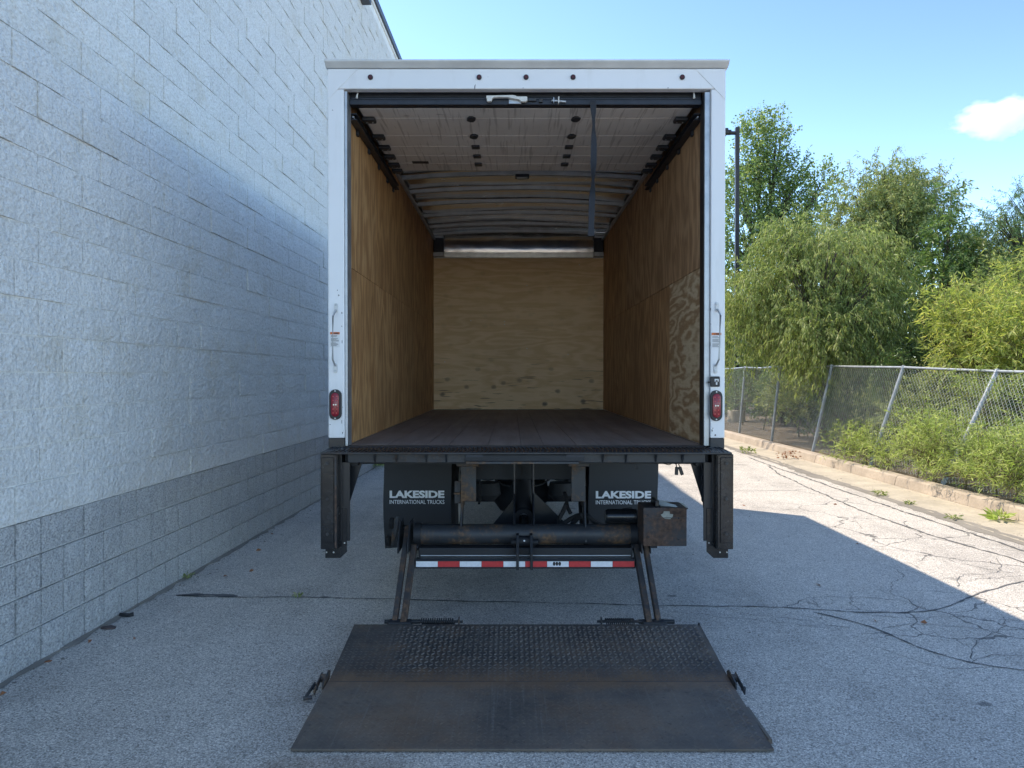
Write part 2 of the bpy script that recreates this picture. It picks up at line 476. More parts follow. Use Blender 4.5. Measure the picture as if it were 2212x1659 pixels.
M['cap_paint'] = simple("roof_cap_paint", (0.60, 0.60, 0.585), 0.45, 0, 0.12, 5)
M['galv'] = simple("galvanised_steel", (0.42, 0.44, 0.46), 0.42, 0.75, 0.18, 14)
M['alu'] = NT("mill_aluminium")
def _alu():
    t = M['alu']; vec = t.coords()
    n = t.noise(t.coords(scale=(0.9, 3.2, 2.0)), 1.0, 3, 0.5)
    sm = t.noise(vec, 6.0, 5)
    col = t.mix(t.ramp(sm, [(0.35, 0.0), (0.7, 1.0)]), (0.62, 0.62, 0.62), (0.78, 0.78, 0.78))
    return t.set(col, t.ramp(sm, [(0.3, 0.16), (0.75, 0.30)]), 1.0, t.bump(n, 0.9, 0.035))
M['alu'] = _alu()
M['alu_plain'] = simple("aluminium_extrusion", (0.62, 0.62, 0.62), 0.35, 0.9, 0.15, 10)
M['rail'] = simple("roof_bow_steel", (0.40, 0.425, 0.455), 0.45, 0.4, 0.2, 8)
M['track'] = simple("door_track_steel", (0.020, 0.024, 0.034), 0.45, 0.2, 0.3, 20)
M['door'] = NT("door_panel_face")
def _door():
    t = M['door']; vec = t.coords()
    st = t.noise(t.coords(scale=(58, 2.2, 1)), 1.0, 3, 0.5, 0.5)
    gr = t.noise(vec, 2.1, 5)
    col = t.mix(t.ramp(gr, [(0.3, 0.0), (0.72, 1.0)]), (0.60, 0.565, 0.53), (0.74, 0.705, 0.665))
    col = t.mix(t.math('MULTIPLY', t.ramp(st, [(0.56, 0.0), (0.66, 1.0)]), 0.45), col, (0.22, 0.19, 0.165))
    d = t.ramp(t.noise(t.coords(scale=(7, 16, 1), loc=(3, 1, 0)), 1.0, 4, 0.6), [(0.68, 0.0), (0.73, 1.0)])
    col = t.mix(t.math('MULTIPLY', d, 0.5), col, (0.08, 0.06, 0.045))
    return t.set(col, 0.6, 0.0)
M['door'] = _door()
OR_L, OR_D = (0.58, 0.335, 0.145), (0.33, 0.165, 0.065)
M['ply_left_a'] = plywood("plywood_amber_a", OR_L, OR_D, (1, 3.2, 0.8), 9, 0.9, 1.0)
M['ply_left_b'] = plywood("plywood_amber_b", OR_L, OR_D, (1, 2.7, 0.75), 9, 0.85, 2.2)
M['ply_left_c'] = plywood("plywood_amber_c", (0.60, 0.36, 0.165), OR_D, (1, 3.0, 0.7), 10, 0.85, 3.4)
M['ply_right_a'] = plywood("plywood_amber_d", (0.53, 0.33, 0.175), (0.28, 0.15, 0.07), (1, 2.8, 0.8), 9, 0.85, 4.1)
M['ply_right_b'] = plywood("plywood_amber_e", (0.54, 0.32, 0.15), (0.28, 0.14, 0.058), (1, 3.4, 0.7), 9, 0.85, 5.3)
M['ply_zebra'] = plywood("plywood_zebra_pine", (0.64, 0.50, 0.315), (0.34, 0.195, 0.09), (1, 1.1, 3.8), 9.0, 1.0, 6.4, 0.10)
M['ply_front'] = plywood("plywood_front_pine", (0.76, 0.54, 0.31), (0.60, 0.385, 0.19), (0.7, 1, 3.8), 9.0, 0.7, 7.7, 0.22, True)
M['ply_front2'] = plywood("plywood_front_pine_top", (0.66, 0.485, 0.285), (0.50, 0.32, 0.165), (0.8, 1, 3.0), 4.0, 0.8, 8.9, 0.22, False)
M['floor'] = plywood("bed_floor_boards", (0.29, 0.235, 0.205), (0.175, 0.138, 0.12), (9.0, 0.7, 1), 3.0, 0.5, 2.7, 0.5)
M['black_steel'] = painted_steel("black_painted_steel", (0.011, 0.013, 0.017), (0.05, 0.03, 0.019), 0.30, 0.30, 6, seed=1.0)
M['cyl_grey'] = simple("cylinder_grey", (0.045, 0.047, 0.052), 0.4, 0.0, 0.3, 8)
M['black_gloss'] = simple("black_gloss_paint", (0.012, 0.013, 0.015), 0.24, 0.0, 0.4, 8, 0.15, 40)
M['frame_steel'] = painted_steel("chassis_steel", (0.012, 0.014, 0.018), (0.035, 0.023, 0.016), 0.35, 0.6, 5, seed=2.0)
M['rust_steel'] = painted_steel("rusty_steel", (0.030, 0.034, 0.040), (0.110, 0.066, 0.036), 0.47, 0.5, 4.0, seed=3.0)
M['rust_arm'] = painted_steel("rusty_arm_steel", (0.040, 0.040, 0.042), (0.100, 0.062, 0.040), 0.50, 0.55, 6.0, seed=4.5)
M['rust_box'] = painted_steel("rusty_box_steel", (0.038, 0.038, 0.042), (0.080, 0.048, 0.033), 0.55, 0.6, 4.0, seed=6.0)
M['bare_patch'] = simple("bare_primer_patch", (0.30, 0.31, 0.27), 0.7, 0, 0.2, 30)
M['sill'] = painted_steel("sill_steel", (0.020, 0.022, 0.026), (0.065, 0.044, 0.030), 0.42, 0.45, 8, seed=8.0)
M['deck_a'] = deck_plate("deck_plate_dark", 1.3, False)
M['deck_b'] = deck_plate("deck_plate_worn", 5.1, True)
M['lug_a'] = simple("deck_lug_worn", (0.105, 0.094, 0.084), 0.45, 0.3, 0.35, 5)
M['rubber'] = simple("tyre_rubber", (0.016, 0.016, 0.017), 0.8, 0, 0.3, 20, 0.3, 60)
M['flap'] = simple("mud_flap_rubber", (0.017, 0.020, 0.025), 0.55, 0, 0.2, 3, 0.1, 60)
M['letter'] = simple("flap_lettering_white", (0.82, 0.83, 0.84), 0.6, 0, 0.08, 20)
M['red_lens'] = NT("red_lens").set((0.23, 0.008, 0.020), 0.22, 0.0)
M['marker_lens'] = NT("marker_lens").set((0.075, 0.012, 0.010), 0.25, 0.0)
M['rod_grey'] = simple("handle_rod_grey", (0.42, 0.43, 0.44), 0.35, 0.3, 0.1, 10)
M['lens_dot'] = NT("lens_reflector").set((0.75, 0.72, 0.65), 0.2, 0.3)
M['black_plastic'] = simple("black_plastic", (0.018, 0.018, 0.019), 0.5, 0, 0.2, 20)
M['tape_red'] = simple("reflective_tape_red", (0.52, 0.030, 0.034), 0.35, 0, 0.1, 60, 0.2, 300)
M['tape_white'] = simple("reflective_tape_white", (0.72, 0.74, 0.76), 0.35, 0, 0.08, 60, 0.2, 300)
M['sticker'] = simple("sticker_white", (0.70, 0.71, 0.71), 0.5, 0, 0.05, 10)
M['sticker_orange'] = simple("sticker_orange", (0.62, 0.16, 0.03), 0.5, 0, 0.05, 10)
M['ink'] = simple("sticker_ink", (0.05, 0.05, 0.055), 0.6, 0, 0.05, 10)
M['latch_white'] = simple("latch_white", (0.62, 0.61, 0.57), 0.5, 0, 0.15, 30)
M['strap'] = simple("strap_webbing", (0.022, 0.025, 0.032), 0.85, 0, 0.2, 40, 0.4, 300)
M['post'] = simple("fence_galvanised", (0.36, 0.385, 0.40), 0.45, 0.5, 0.2, 9)
M['wire'] = simple("chain_link_wire", (0.44, 0.46, 0.455), 0.5, 0.3, 0.15, 9)
M['bronze'] = simple("lamp_pole_bronze", (0.035, 0.031, 0.032), 0.5, 0.2, 0.2, 5)
M['bark'] = concrete_mat("bark", (0.105, 0.085, 0.062), 30.0)
M['stem'] = simple("green_stem", (0.12, 0.10, 0.045), 0.7, 0, 0.3, 10)
M['leaf_willow'] = leaf_mat("leaf_willow", (0.18, 0.24, 0.07), (0.37, 0.43, 0.14), (0.54, 0.56, 0.24), 0.45)
M['leaf_poplar'] = leaf_mat("leaf_poplar", (0.13, 0.20, 0.065), (0.27, 0.36, 0.115), (0.46, 0.50, 0.20), 0.45, 0.3)
M['leaf_mid'] = leaf_mat("leaf_olive", (0.15, 0.20, 0.07), (0.32, 0.37, 0.13), (0.50, 0.51, 0.21), 0.42)
M['leaf_dark'] = leaf_mat("leaf_dark", (0.075, 0.135, 0.04), (0.165, 0.25, 0.075), (0.30, 0.38, 0.13), 0.36, 0.35)
M['leaf_bright'] = leaf_mat("leaf_bright", (0.22, 0.29, 0.07), (0.44, 0.49, 0.14), (0.62, 0.58, 0.19), 0.5)
M['leaf_sapling'] = leaf_mat("leaf_sapling", (0.22, 0.30, 0.075), (0.44, 0.52, 0.17), (0.60, 0.63, 0.28), 0.5)
M['leaf_feather'] = leaf_mat("leaf_feathery", (0.077, 0.161, 0.063), (0.161, 0.259, 0.105), (0.238, 0.322, 0.140), 0.40)
M['leaf_dry'] = leaf_mat("leaf_dry", (0.192, 0.084, 0.042), (0.312, 0.144, 0.072), (0.360, 0.192, 0.096), 0.2)
M['leaf_back'] = leaf_mat("leaf_backwood", (0.055, 0.095, 0.035), (0.13, 0.185, 0.065), (0.22, 0.27, 0.10), 0.34)
M['scrap'] = simple("scrap_rubber", (0.015, 0.015, 0.016), 0.7)
M['scrap_brown'] = simple("scrap_brown", (0.09, 0.065, 0.06), 0.8)

# ------------------------------------------------------------------ ground, gutter, kerb, verge
def sheet(name, x0, x1, y0, y1, z, material, kind="structure", nx=1, ny=1):
    xs = np.linspace(x0, x1, nx+1); ys = np.linspace(y0, y1, ny+1)
    vs = [(x, y, 0) for y in ys for x in xs]
    fs = [(j*(nx+1)+i, j*(nx+1)+i+1, (j+1)*(nx+1)+i+1, (j+1)*(nx+1)+i) for j in range(ny) for i in range(nx)]
    me = bpy.data.meshes.new(name); me.from_pydata(vs, [], fs); me.update()
    o = link_mesh(name, me, material); o.location = (0, 0, z)
    return tag(o, kind=kind)

terrain = sheet("ground", -1500, 1500, -1500, 3000, -0.02, M['soil'])
asphalt = sheet("asphalt_lane", -2.9, 4.92, -3.0, 90, 0.0, M['asphalt'])
lot = sheet("bounce_lot", -45, 4.92, -60, -3.0, 0.0, M['gutter'])  # unseen pale ground added behind the camera to bounce sunlight forward
gutter = empty("gutter", (0, 0, 0), None, None); tag(gutter, kind="structure")
kerb = empty("kerb", (0, 0, 0), None, None); tag(kerb, kind="structure")
y = -12.0; k = 0
KJ = [-60, -40, -24, -12.0, -9.0, -6.0, -3.0, 0.0, 2.6, 5.2, 7.9, 10.75, 13.6, 16.5, 19.5, 22.5, 26, 30, 36, 44, 56, 70, 90]
for a, b in zip(KJ[:-1], KJ[1:]):
    g = 0.006
    MB().prism_y([(4.92, -0.02), (4.92, 0.012), (5.56, 0.022), (5.56, -0.02)], a+g*0.4, b-g*0.4).build("gutter_slab", M['gutter'], gutter)
    dz = random.uniform(-0.006, 0.006)
    MB().prism_y([(5.562, -0.02), (5.562, 0.03), (5.59, 0.150+dz), (5.615, 0.168+dz), (5.74, 0.172+dz), (5.76, 0.150+dz), (5.76, -0.02)], a+g, b-g).build("kerb_section", M['kerb'], kerb, 0.004)
# grit collected along the asphalt edge
def grit_strip():
    ys = np.arange(2.0, 40.0, 0.12); vs = []; fs = []
    for i, yy in enumerate(ys):
        w = 0.01 + 0.05*math.sin(yy*1.7) + random.uniform(-0.03, 0.05)
        vs += [(4.86 - max(0.01, w), yy, 0.0035), (4.935 + max(0, 0.05*math.sin(yy*0.9+1)) + random.uniform(-0.01, 0.05), yy, 0.0175)]
    for i in range(len(ys)-1):
        fs.append((2*i, 2*i+1, 2*i+3, 2*i+2))
    me = bpy.data.meshes.new("edge_grit"); me.from_pydata(vs, [], fs); me.update()
    tag(link_mesh("edge_grit", me, M['grit']), kind="structure")
grit_strip()
verge = sheet("verge", 5.761, 60, -60, 90, 0.12, M['soil'], nx=60, ny=60)
for v in verge.data.vertices:
    v.co.z = 0.02*math.sin(v.co.x*2.1+v.co.y) + (0.05*max(0, v.co.x-7.0) if v.co.x < 20 else 0.65)

# cracks sealed with tar, as thin sheets on the asphalt
def crack(name, pts, w, jit=0.025, step=0.06):
    P = [Vector((p[0], p[1], 0)) for p in pts]
    out = []
    for s_ in range(len(P)-1):
        a, b = P[s_], P[s_+1]; pa = P[max(0, s_-1)]; pb = P[min(len(P)-1, s_+2)]
        n = max(1, int((b-a).length/step))
        for i in range(n):
            q = i/n
            out.append(0.5*((2*a) + (b-pa)*q + (2*pa-5*a+4*b-pb)*q*q + (3*a-pa-3*b+pb)*q*q*q))
    out.append(P[-1])
    vs = []; fs = []; off = 0.0
    for i, p in enumerate(out):
        t = (out[min(i+1, len(out)-1)] - out[max(i-1, 0)]).normalized()
        nrm = Vector((-t.y, t.x, 0))
        off = off*0.72 + random.uniform(-jit, jit)*0.7
        ww = 0.72*w*random.uniform(0.35, 1.5)
        if i in (0, len(out)-1): ww *= 0.3
        c = p + nrm*off
        vs += [tuple(c + nrm*ww*0.5 + Vector((0, 0, 0.0035))), tuple(c - nrm*ww*0.5 + Vector((0, 0, 0.0035)))]
    for i in range(len(out)-1):
        fs.append((2*i, 2*i+1, 2*i+3, 2*i+2))
    me = bpy.data.meshes.new(name); me.from_pydata(vs, [], fs); me.update()
    return link_mesh(name, me, M['crack'], asphalt)
crack("sealed_crack", [(-2.46, 5.40), (-2.1, 5.36), (-1.4, 5.34), (0.2, 5.22), (1.17, 5.15), (1.74, 5.125), (2.34, 5.02), (2.75, 5.02), (3.03, 5.125), (3.37, 5.39), (3.98, 5.75), (4.86, 6.1)], 0.020, 0.010)
crack("sealed_crack", [(-2.46, 5.40), (-2.25, 5.41), (-2.0, 5.38)], 0.07, 0.01)
crack("sealed_crack", [(2.05, 5.02), (2.30, 4.72), (2.41, 4.33), (2.555, 4.125), (2.78, 4.02), (3.2, 3.9), (3.9, 3.8)], 0.020, 0.010)
crack("sealed_crack", [(4.59, 13.3), (4.37, 11.9), (4.25, 10.0), (4.17, 8.41), (4.28, 7.24), (4.36, 6.73), (4.42, 6.39), (4.5, 5.0)], 0.035, 0.02)
crack("sealed_crack", [(4.69, 14.7), (4.65, 12.4), (4.66, 11.0), (4.65, 9.87), (4.66, 8.35), (4.70, 6.8), (4.7, 5.0)], 0.040, 0.025)
crack("sealed_crack", [(1.9, 14.2), (3.0, 13.6), (4.3, 13.4)], 0.03, 0.02)
crack("sealed_crack", [(2.4, 10.5), (3.1, 10.35), (4.1, 10.4)], 0.012, 0.02)
for pts, w in [([(1.45, 5.14), (1.62, 4.96), (1.95, 4.80), (2.2, 4.68)], 0.010), ([(1.05, 5.05), (1.5, 4.86), (1.9, 4.74), (2.15, 4.66)], 0.010),
               ([(1.9, 5.12), (2.15, 5.33), (2.55, 5.36), (2.8, 5.28), (2.85, 5.05)], 0.012), ([(2.8, 5.36), (2.95, 5.7), (3.15, 5.95), (3.2, 6.3)], 0.014),
               ([(2.1, 4.4), (2.3, 4.15), (2.45, 4.05), (2.6, 4.08)], 0.009), ([(3.2, 6.9), (3.7, 6.75), (3.9, 6.2), (4.1, 6.0)], 0.012),
               ([(3.3, 8.0), (3.7, 7.8), (3.9, 8.4), (4.2, 8.5)], 0.010), ([(3.4, 5.6), (3.6, 5.95), (3.95, 6.05), (4.3, 6.5)], 0.012),
               ([(2.35, 4.66), (2.6, 4.75), (2.9, 4.70), (3.3, 4.62)], 0.010), ([(2.6, 4.15), (2.85, 4.5), (3.1, 4.65), (3.3, 4.9)], 0.010),
               ([(2.3, 5.0), (2.6, 4.9), (3.0, 4.92), (3.5, 4.8)], 0.012), ([(2.55, 4.12), (2.75, 4.25), (3.0, 4.22), (3.4, 4.3)], 0.009)]:
    crack("open_crack", pts, w*0.6, 0.030, 0.05)

# ------------------------------------------------------------------ split face block building
BW = empty("warehouse_building", (-2.66, 3.85, 0), "tall split-face block building, white painted above four bare grey courses", "building", rz=-math.atan(0.0263))
WALL_H = 8.25; GREY_H = 0.8128; CRS = 0.2032
# local frame: u along +Y of the wall, +X outwards (to the lane); faces sit about x = 0
def local_box(name, mat, parent, x0, x1, u0, u1, z0, z1, bevel=0):
    b = MB().box(x0, x1, u0, u1, z0, z1)
    me = bpy.data.meshes.new(name); me.from_pydata(b.v, [], b.f); me.update()
    return link_mesh(name, me, mat, parent)
wall_hi = local_box("upper_wall", M['white_mortar'], BW, -0.30, -0.0110, -3.25, 26, GREY_H-0.004, WALL_H-0.16)
wall_lo = local_box("base_wall", M['grey_mortar'], BW, -0.30, -0.020, -3.25, 26, -0.10, GREY_H-0.004)
local_box("rear_mass", M['white_mortar'], BW, -14, -0.32, -3.25, 26, -0.1, WALL_H-0.2)
local_box("roof_coping", M['coping'], BW, -0.34, 0.045, -3.3, 26.1, WALL_H-0.10, WALL_H+0.02)
local_box("coping_cleat", M['white_mortar'], BW, -0.30, 0.012, -3.25, 26, WALL_H-0.158, WALL_H-0.102)
# wall pack lamp under the coping
wl = local_box("wall_lamp", M['coping'], BW, 0.0, 0.15, 8.05, 8.28, 7.66, 7.82)

def block_mesh(name, L, H, depth, rough, seed, score=False, gap=0.006):
    rs = random.Random(seed)
    nu = 4; nz = 2
    us = [gap + (L-2*gap)*i/nu for i in range(nu+1)]; zs = [gap + (H-2*gap)*j/nz for j in range(nz+1)]
    vs = []; fs = []
    for j in range(nz+1):
        for i in range(nu+1):
            bord = i in (0, nu) or j in (0, nz)
            x = rs.uniform(-rough, rough) * (0.35 if bord else 1.0) + (0.0 if bord else rough*0.8)
            if score and i == nu//2: x -= 0.006
            vs.append((x, us[i] + (0 if i in (0, nu) else rs.uniform(-0.01, 0.01)) * (0 if score and i == nu//2 else 1), zs[j]))
    W = nu+1
    for j in range(nz):
        for i in range(nu):
            a = j*W+i
            if rs.random() < 0.5: fs += [(a, a+1, a+W+1), (a, a+W+1, a+W)]
            else: fs += [(a, a+1, a+W), (a+1, a+W+1, a+W)]
    ring = [i for i in range(W)] + [j*W+nu for j in range(1, nz+1)] + [nz*W+i for i in range(nu-1, -1, -1)] + [j*W for j in range(nz-1, 0, -1)]
    k = len(vs)
    for r in ring:
        p = vs[r]; vs.append((-depth, p[1], p[2]))
    n = len(ring)
    for q in range(n):
        q2 = (q+1) % n
        fs.append((ring[q2], ring[q], k+q, k+q2))
    return vs, fs
def mk(name, data, mat):
    me = bpy.data.meshes.new(name); me.from_pydata(data[0], [], data[1]); me.materials.append(mat); me.update(); return me
WV = [block_mesh("b", 0.4064, CRS, 0.04, 0.0045, 100+i, True, 0.0032) for i in range(8)]
HV = [block_mesh("b", 0.2032, CRS, 0.04, 0.0045, 200+i, False, 0.0032) for i in range(4)]
GV = [block_mesh("b", 0.2032, CRS, 0.04, 0.006, 300+i, False, 0.0058) for i in range(8)]
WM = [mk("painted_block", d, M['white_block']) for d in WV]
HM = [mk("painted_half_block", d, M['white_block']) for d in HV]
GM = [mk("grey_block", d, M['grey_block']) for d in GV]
U0 = 5.98 - 3.85
items = []                                  # (u, z, half, lx)
nc = int((WALL_H-0.16-GREY_H)/CRS)
rb = random.Random(11)
for c in range(nc):
    z = GREY_H + c*CRS
    u = U0
    if c % 2: items.append((u, z, True)); u += 0.2032
    while u < 20: items.append((u, z, False)); u += 0.4064
    u = U0
    if c % 2: u -= 0.2032; items.append((u, z, True))
    while u > -2.8: u -= 0.4064; items.append((u, z, False))
def shows(u, z):
    Y = u + 0.3 + 3.85
    return Y > 3.9 and z < 1.6 + 0.51*Y - 0.05 and Y < 12.5
vis = sorted([i for i in range(len(items)) if shows(items[i][0], items[i][1])], key=lambda i: items[i][0])
single = set(vis[:300])
jv = []; jf = []
for i, (u, z, half) in enumerate(items):
    d = rb.choice([0, 0, 0, 0.002, 0.005, -0.003, -0.001, 0.009])
    q = rb.randrange(4 if half else 8)
    if i in single:
        o = bpy.data.objects.new("block", (HM if half else WM)[q]); COL.objects.link(o); o.parent = wall_hi
        o.location = (d, u, z)
    else:
        vs, fs = (HV if half else WV)[q]; k = len(jv)
        jv += [(p[0]+d, p[1]+u, p[2]+z) for p in vs]; jf += [tuple(a+k for a in f) for f in fs]
me = bpy.data.meshes.new("far_blocks"); me.from_pydata(jv, [], jf); me.update()
tag(link_mesh("far_blocks", me, M['white_block'], wall_hi), kind="stuff")
for c in range(1, 4): local_box("bed_joint", M['white_mortar'] if False else M['grey_mortar'], BW, -0.0195, -0.0110, -3.2, 20, c*CRS-0.0042, c*CRS+0.0042)
jv = []; jf = []; cnt = 0
for c in range(4):
    for i in range(-26, 96):
        u = U0 + i*0.2032; z = c*CRS; d = rb.uniform(-0.003, 0.005); q = rb.randrange(8)
        if 0.0 < u+0.2 and u < 7.4:
            o = bpy.data.objects.new("block", GM[q]); COL.objects.link(o); o.parent = wall_lo; o.location = (d, u, z); cnt += 1
        else:
            vs, fs = GV[q]; k = len(jv)
            jv += [(p[0]+d, p[1]+u, p[2]+z) for p in vs]; jf += [tuple(a+k for a in f) for f in fs]
me = bpy.data.meshes.new("far_blocks"); me.from_pydata(jv, [], jf); me.update()
tag(link_mesh("far_blocks", me, M['grey_block'], wall_lo), kind="stuff")

# ------------------------------------------------------------------ box truck
T = empty("box_truck", (0.091, 8.6, 0), "white box truck with open roll-up door and lowered rear liftgate", "truck")
XL, XR = -1.150, 1.332
IL, IR = -1.048, 1.222
YR, YF = 4.63, 9.98
ZF, ZT = 1.165, 3.555
CX = 0.5*(IL+IR)
def part(b, name, mat, parent=T, bevel=0.0, smooth=False, segs=2):
    return b.build(name, M[mat] if isinstance(mat, str) else mat, parent, bevel, smooth, segs)
def box(name, mat, x0, x1, y0, y1, z0, z1, bevel=0.0, parent=T):
    return part(MB().box(x0, x1, y0, y1, z0, z1), name, mat, parent, bevel)
def cyl(name, mat, p0, p1, r, n=16, parent=T, bevel=0.0):
    return part(MB().tube([p0, p1], r, n), name, mat, parent, bevel, True)
def mirror(x): return 2*0.091 - x

# -- body shell
side_l = box("side_wall", 'white_paint', XL, -1.075, 4.735, YF, 1.08, 3.50)
side_r = box("side_wall", 'white_paint', 1.250, XR, 4.735, YF, 1.08, 3.50)
front = box("front_wall", 'white_paint', -1.07, 1.245, 9.945, 10.0, 1.08, 3.50)
roof = MB()
nx = 12
for i in range(nx):
    xa = XL + (XR-XL)*i/nx; xb = XL + (XR-XL)*(i+1)/nx
    za = 3.535 + 0.03*(1-((xa-CX)/1.24)**2); zb = 3.535 + 0.03*(1-((xb-CX)/1.24)**2)
    roof.add([(xa, 4.755, za), (xb, 4.755, zb), (xb, 10.0, zb), (xa, 10.0, za)], [(0, 1, 2, 3)])
part(roof, "roof_skin", 'white_paint')
for x0, x1 in ((XL, -1.07), (1.245, XR)):
    box("top_rail", 'alu_plain', x0, x1, 4.76, 9.98, 3.503, 3.533, 0.004)
# -- interior lining sheets
def sheet_ply(side, y0, y1, z0, z1, mat):
    x0, x1 = ((-1.072, IL) if side < 0 else (IR, 1.247))
    o = box("plywood_sheet", mat, x0 + random.uniform(-.0015, 0), x1 + random.uniform(0, 0.0015), y0+0.0015, y1-0.0015, z0, z1, 0.0012, side_l if side < 0 else side_r)
    return o
SEAM_Z = 2.31
for (y0, y1, lo, hi) in [(4.762, 5.70, 'ply_left_a', 'ply_left_c'), (5.70, 7.88, 'ply_left_c', 'ply_left_b'), (7.88, 9.905, 'ply_left_b', 'ply_left_a')]:
    sheet_ply(-1, y0, y1, ZF+0.002, SEAM_Z-0.0015, lo); sheet_ply(-1, y0, y1, SEAM_Z+0.0015, 3.45, hi)
for (y0, y1, lo, hi) in [(4.762, 5.74, 'ply_zebra', 'ply_right_a'), (5.74, 7.90, 'ply_right_b', 'ply_right_a'), (7.90, 9.905, 'ply_right_b', 'ply_right_b')]:
    sheet_ply(1, y0, y1, ZF+0.002, SEAM_Z-0.0015, lo); sheet_ply(1, y0, y1, SEAM_Z+0.0015, 3.45, hi)
box("plywood_sheet", 'ply_front', IL, IR, 9.908, 9.940, ZF+0.002, 2.289, 0.001, front)
box("plywood_sheet", 'ply_front', IL, IR, 9.9085, 9.940, 2.2900, 3.186, 0.0006, front)
for (sx_, sz_) in ((-0.55, 2.35), (-0.10, 2.30), (0.20, 2.82), (0.20, 1.98), (-0.10, 2.34), (0.75, 1.9), (-0.9, 1.8), (0.9, 3.1)):
    cyl("screw", 'latch_white', (sx_, 9.909, sz_), (sx_, 9.904, sz_), 0.007, 8, front)
box("header_strip", 'alu_plain', -0.905, 1.09, 9.890, 9.938, 3.189, 3.262, 0.004, front)
# curved nose sheet
nose = MB(); prev = None; pts = []
for i in range(13):
    a = math.radians(90*i/12)
    pts.append((9.93 - 0.0 - 0.26*(1-math.cos(a)), 3.264 + 0.215*math.sin(a)))
vs = []; fs = []
for i, (yy, zz) in enumerate(pts): vs += [(-0.905, yy, zz), (1.09, yy, zz)]
for i in range(12): fs.append((2*i, 2*i+1, 2*i+3, 2*i+2))
nose.add(vs, fs); part(nose, "nose_sheet", 'alu', front, 0, True)
for x0, x1 in ((-1.046, -0.908), (1.093, 1.220)):
    box("corner_casting", 'track', x0, x1, 9.86, 9.938, 3.262, 3.45, 0.01, front)
    box("corner_foot", 'rail', x0, x1, 9.84, 9.938, 3.200, 3.258, 0.006, front)
# floor boards
fl = box("floor_base", 'frame_steel', -1.074, 1.249, 4.735, 9.94, 1.085, 1.130)
xs = [IL]
rf = random.Random(5)
while xs[-1] < IR-0.30: xs.append(xs[-1] + rf.choice([0.145, 0.21, 0.25, 0.25]))
xs.append(IR)
for a, b in zip(xs[:-1], xs[1:]):
    box("floor_board", 'floor', a+0.0014, b-0.0014, 4.735, 9.906, 1.131, ZF + rf.uniform(-0.0012, 0.0006), 0.0015, fl)
box("floor_sill", 'sill', -1.045, 1.206, 4.632, 4.733, 1.105, 1.1635, 0.003)
# ceiling sheet and bows
cs = MB(); vs = []; fs = []; nxx, nyy = 24, 60
rw = random.Random(3)
for j in range(nyy+1):
    yy = 4.80 + (9.70-4.80)*j/nyy
    for i in range(nxx+1):
        xx = IL + (IR-IL)*i/nxx
        sag = 0.006*math.sin(yy*5.1+xx*1.3) + 0.004*math.sin(xx*4.0+yy*2.3)
        vs.append((xx, yy, 3.478 + 0.045*(1-((xx-CX)/1.135)**2) + sag))
for j in range(nyy):
    for i in range(nxx):
        a = j*(nxx+1)+i; fs.append((a, a+1, a+nxx+2, a+nxx+1))
cs.add(vs, fs); part(cs, "ceiling_sheet", 'alu', T, 0, True)
for yb in (6.35, 6.92, 7.45, 7.99, 8.56, 9.18, 9.66):
    b = MB(); n = 14; vs = []; fs = []
    for i in range(n+1):
        xx = IL + (IR-IL)*i/n
        z1 = 3.470 + 0.045*(1-((xx-CX)/1.135)**2); z0 = z1 - 0.036
        vs += [(xx, yb-0.022, z0), (xx, yb+0.022, z0), (xx, yb+0.022, z1), (xx, yb-0.022, z1)]
    for i in range(n):
        k = 4*i
        for q in range(4): fs.append((k+q, k+(q+1) % 4, k+4+(q+1) % 4, k+4+q))
    fs += [(0, 1, 2, 3), (4*n+3, 4*n+2, 4*n+1, 4*n)]
    b.add(vs, fs); part(b, "roof_bow", 'rail', T, 0.003)
for x0, x1 in ((IL+0.001, IL+0.03), (IR-0.03, IR-0.001)):
    box("cove_rail", 'rail', x0, x1, 4.80, 9.86, 3.415, 3.448, 0.003)
dl = box("dome_lamp", 'track', 0.03, 0.16, 6.85, 6.93, 3.447, 3.474, 0.006)
box("lamp_lens", 'galv', 0.045, 0.145, 6.858, 6.922, 3.440, 3.446, 0.002, dl)

# -- rear frame
post_l = box("rear_post", 'white_paint', XL, -1.0485, YR, 4.733, 1.216, 3.3935, 0.006)
post_r = box("rear_post", 'white_paint', 1.2426, XR, YR, 4.733, 1.216, 3.3935, 0.006)
box("post_shoe", 'black_steel', XL+0.001, -1.0485, YR+0.002, 4.73, 1.150, 1.2145, 0.003)
box("post_shoe", 'sill', 1.2426, XR-0.001, YR+0.002, 4.73, 1.150, 1.2145, 0.003)
box("door_jamb", 'galv', -1.047, -1.031, YR+0.012, 4.758, 1.166, 3.385, 0.002)
box("door_jamb", 'galv', 1.208, 1.241, YR+0.022, 4.758, 1.166, 3.385, 0.002)
box("jamb_seal", 'black_plastic', 1.2035, 1.2072, YR+0.03, 4.75, 1.166, 3.38)
hd = box("header", 'white_paint', XL, XR, YR, 4.692, 3.395, 3.520, 0.006)
part(MB().prism_x([(4.585, 3.548), (4.585, 3.560), (4.63, 3.566), (4.77, 3.568), (4.77, 3.523), (4.625, 3.523)], XL-0.010, XR+0.014), "roof_cap", 'cap_paint', T, 0.004)
for sgn, x0 in ((1, XL), (-1, XR)):
    part(MB().prism_y([(x0 + sgn*0.002, 3.517), (x0 + sgn*0.19, 3.517), (x0 + sgn*0.002, 3.327)], YR-0.004, YR-0.0005), "corner_gusset", 'white_paint', hd, 0.001)
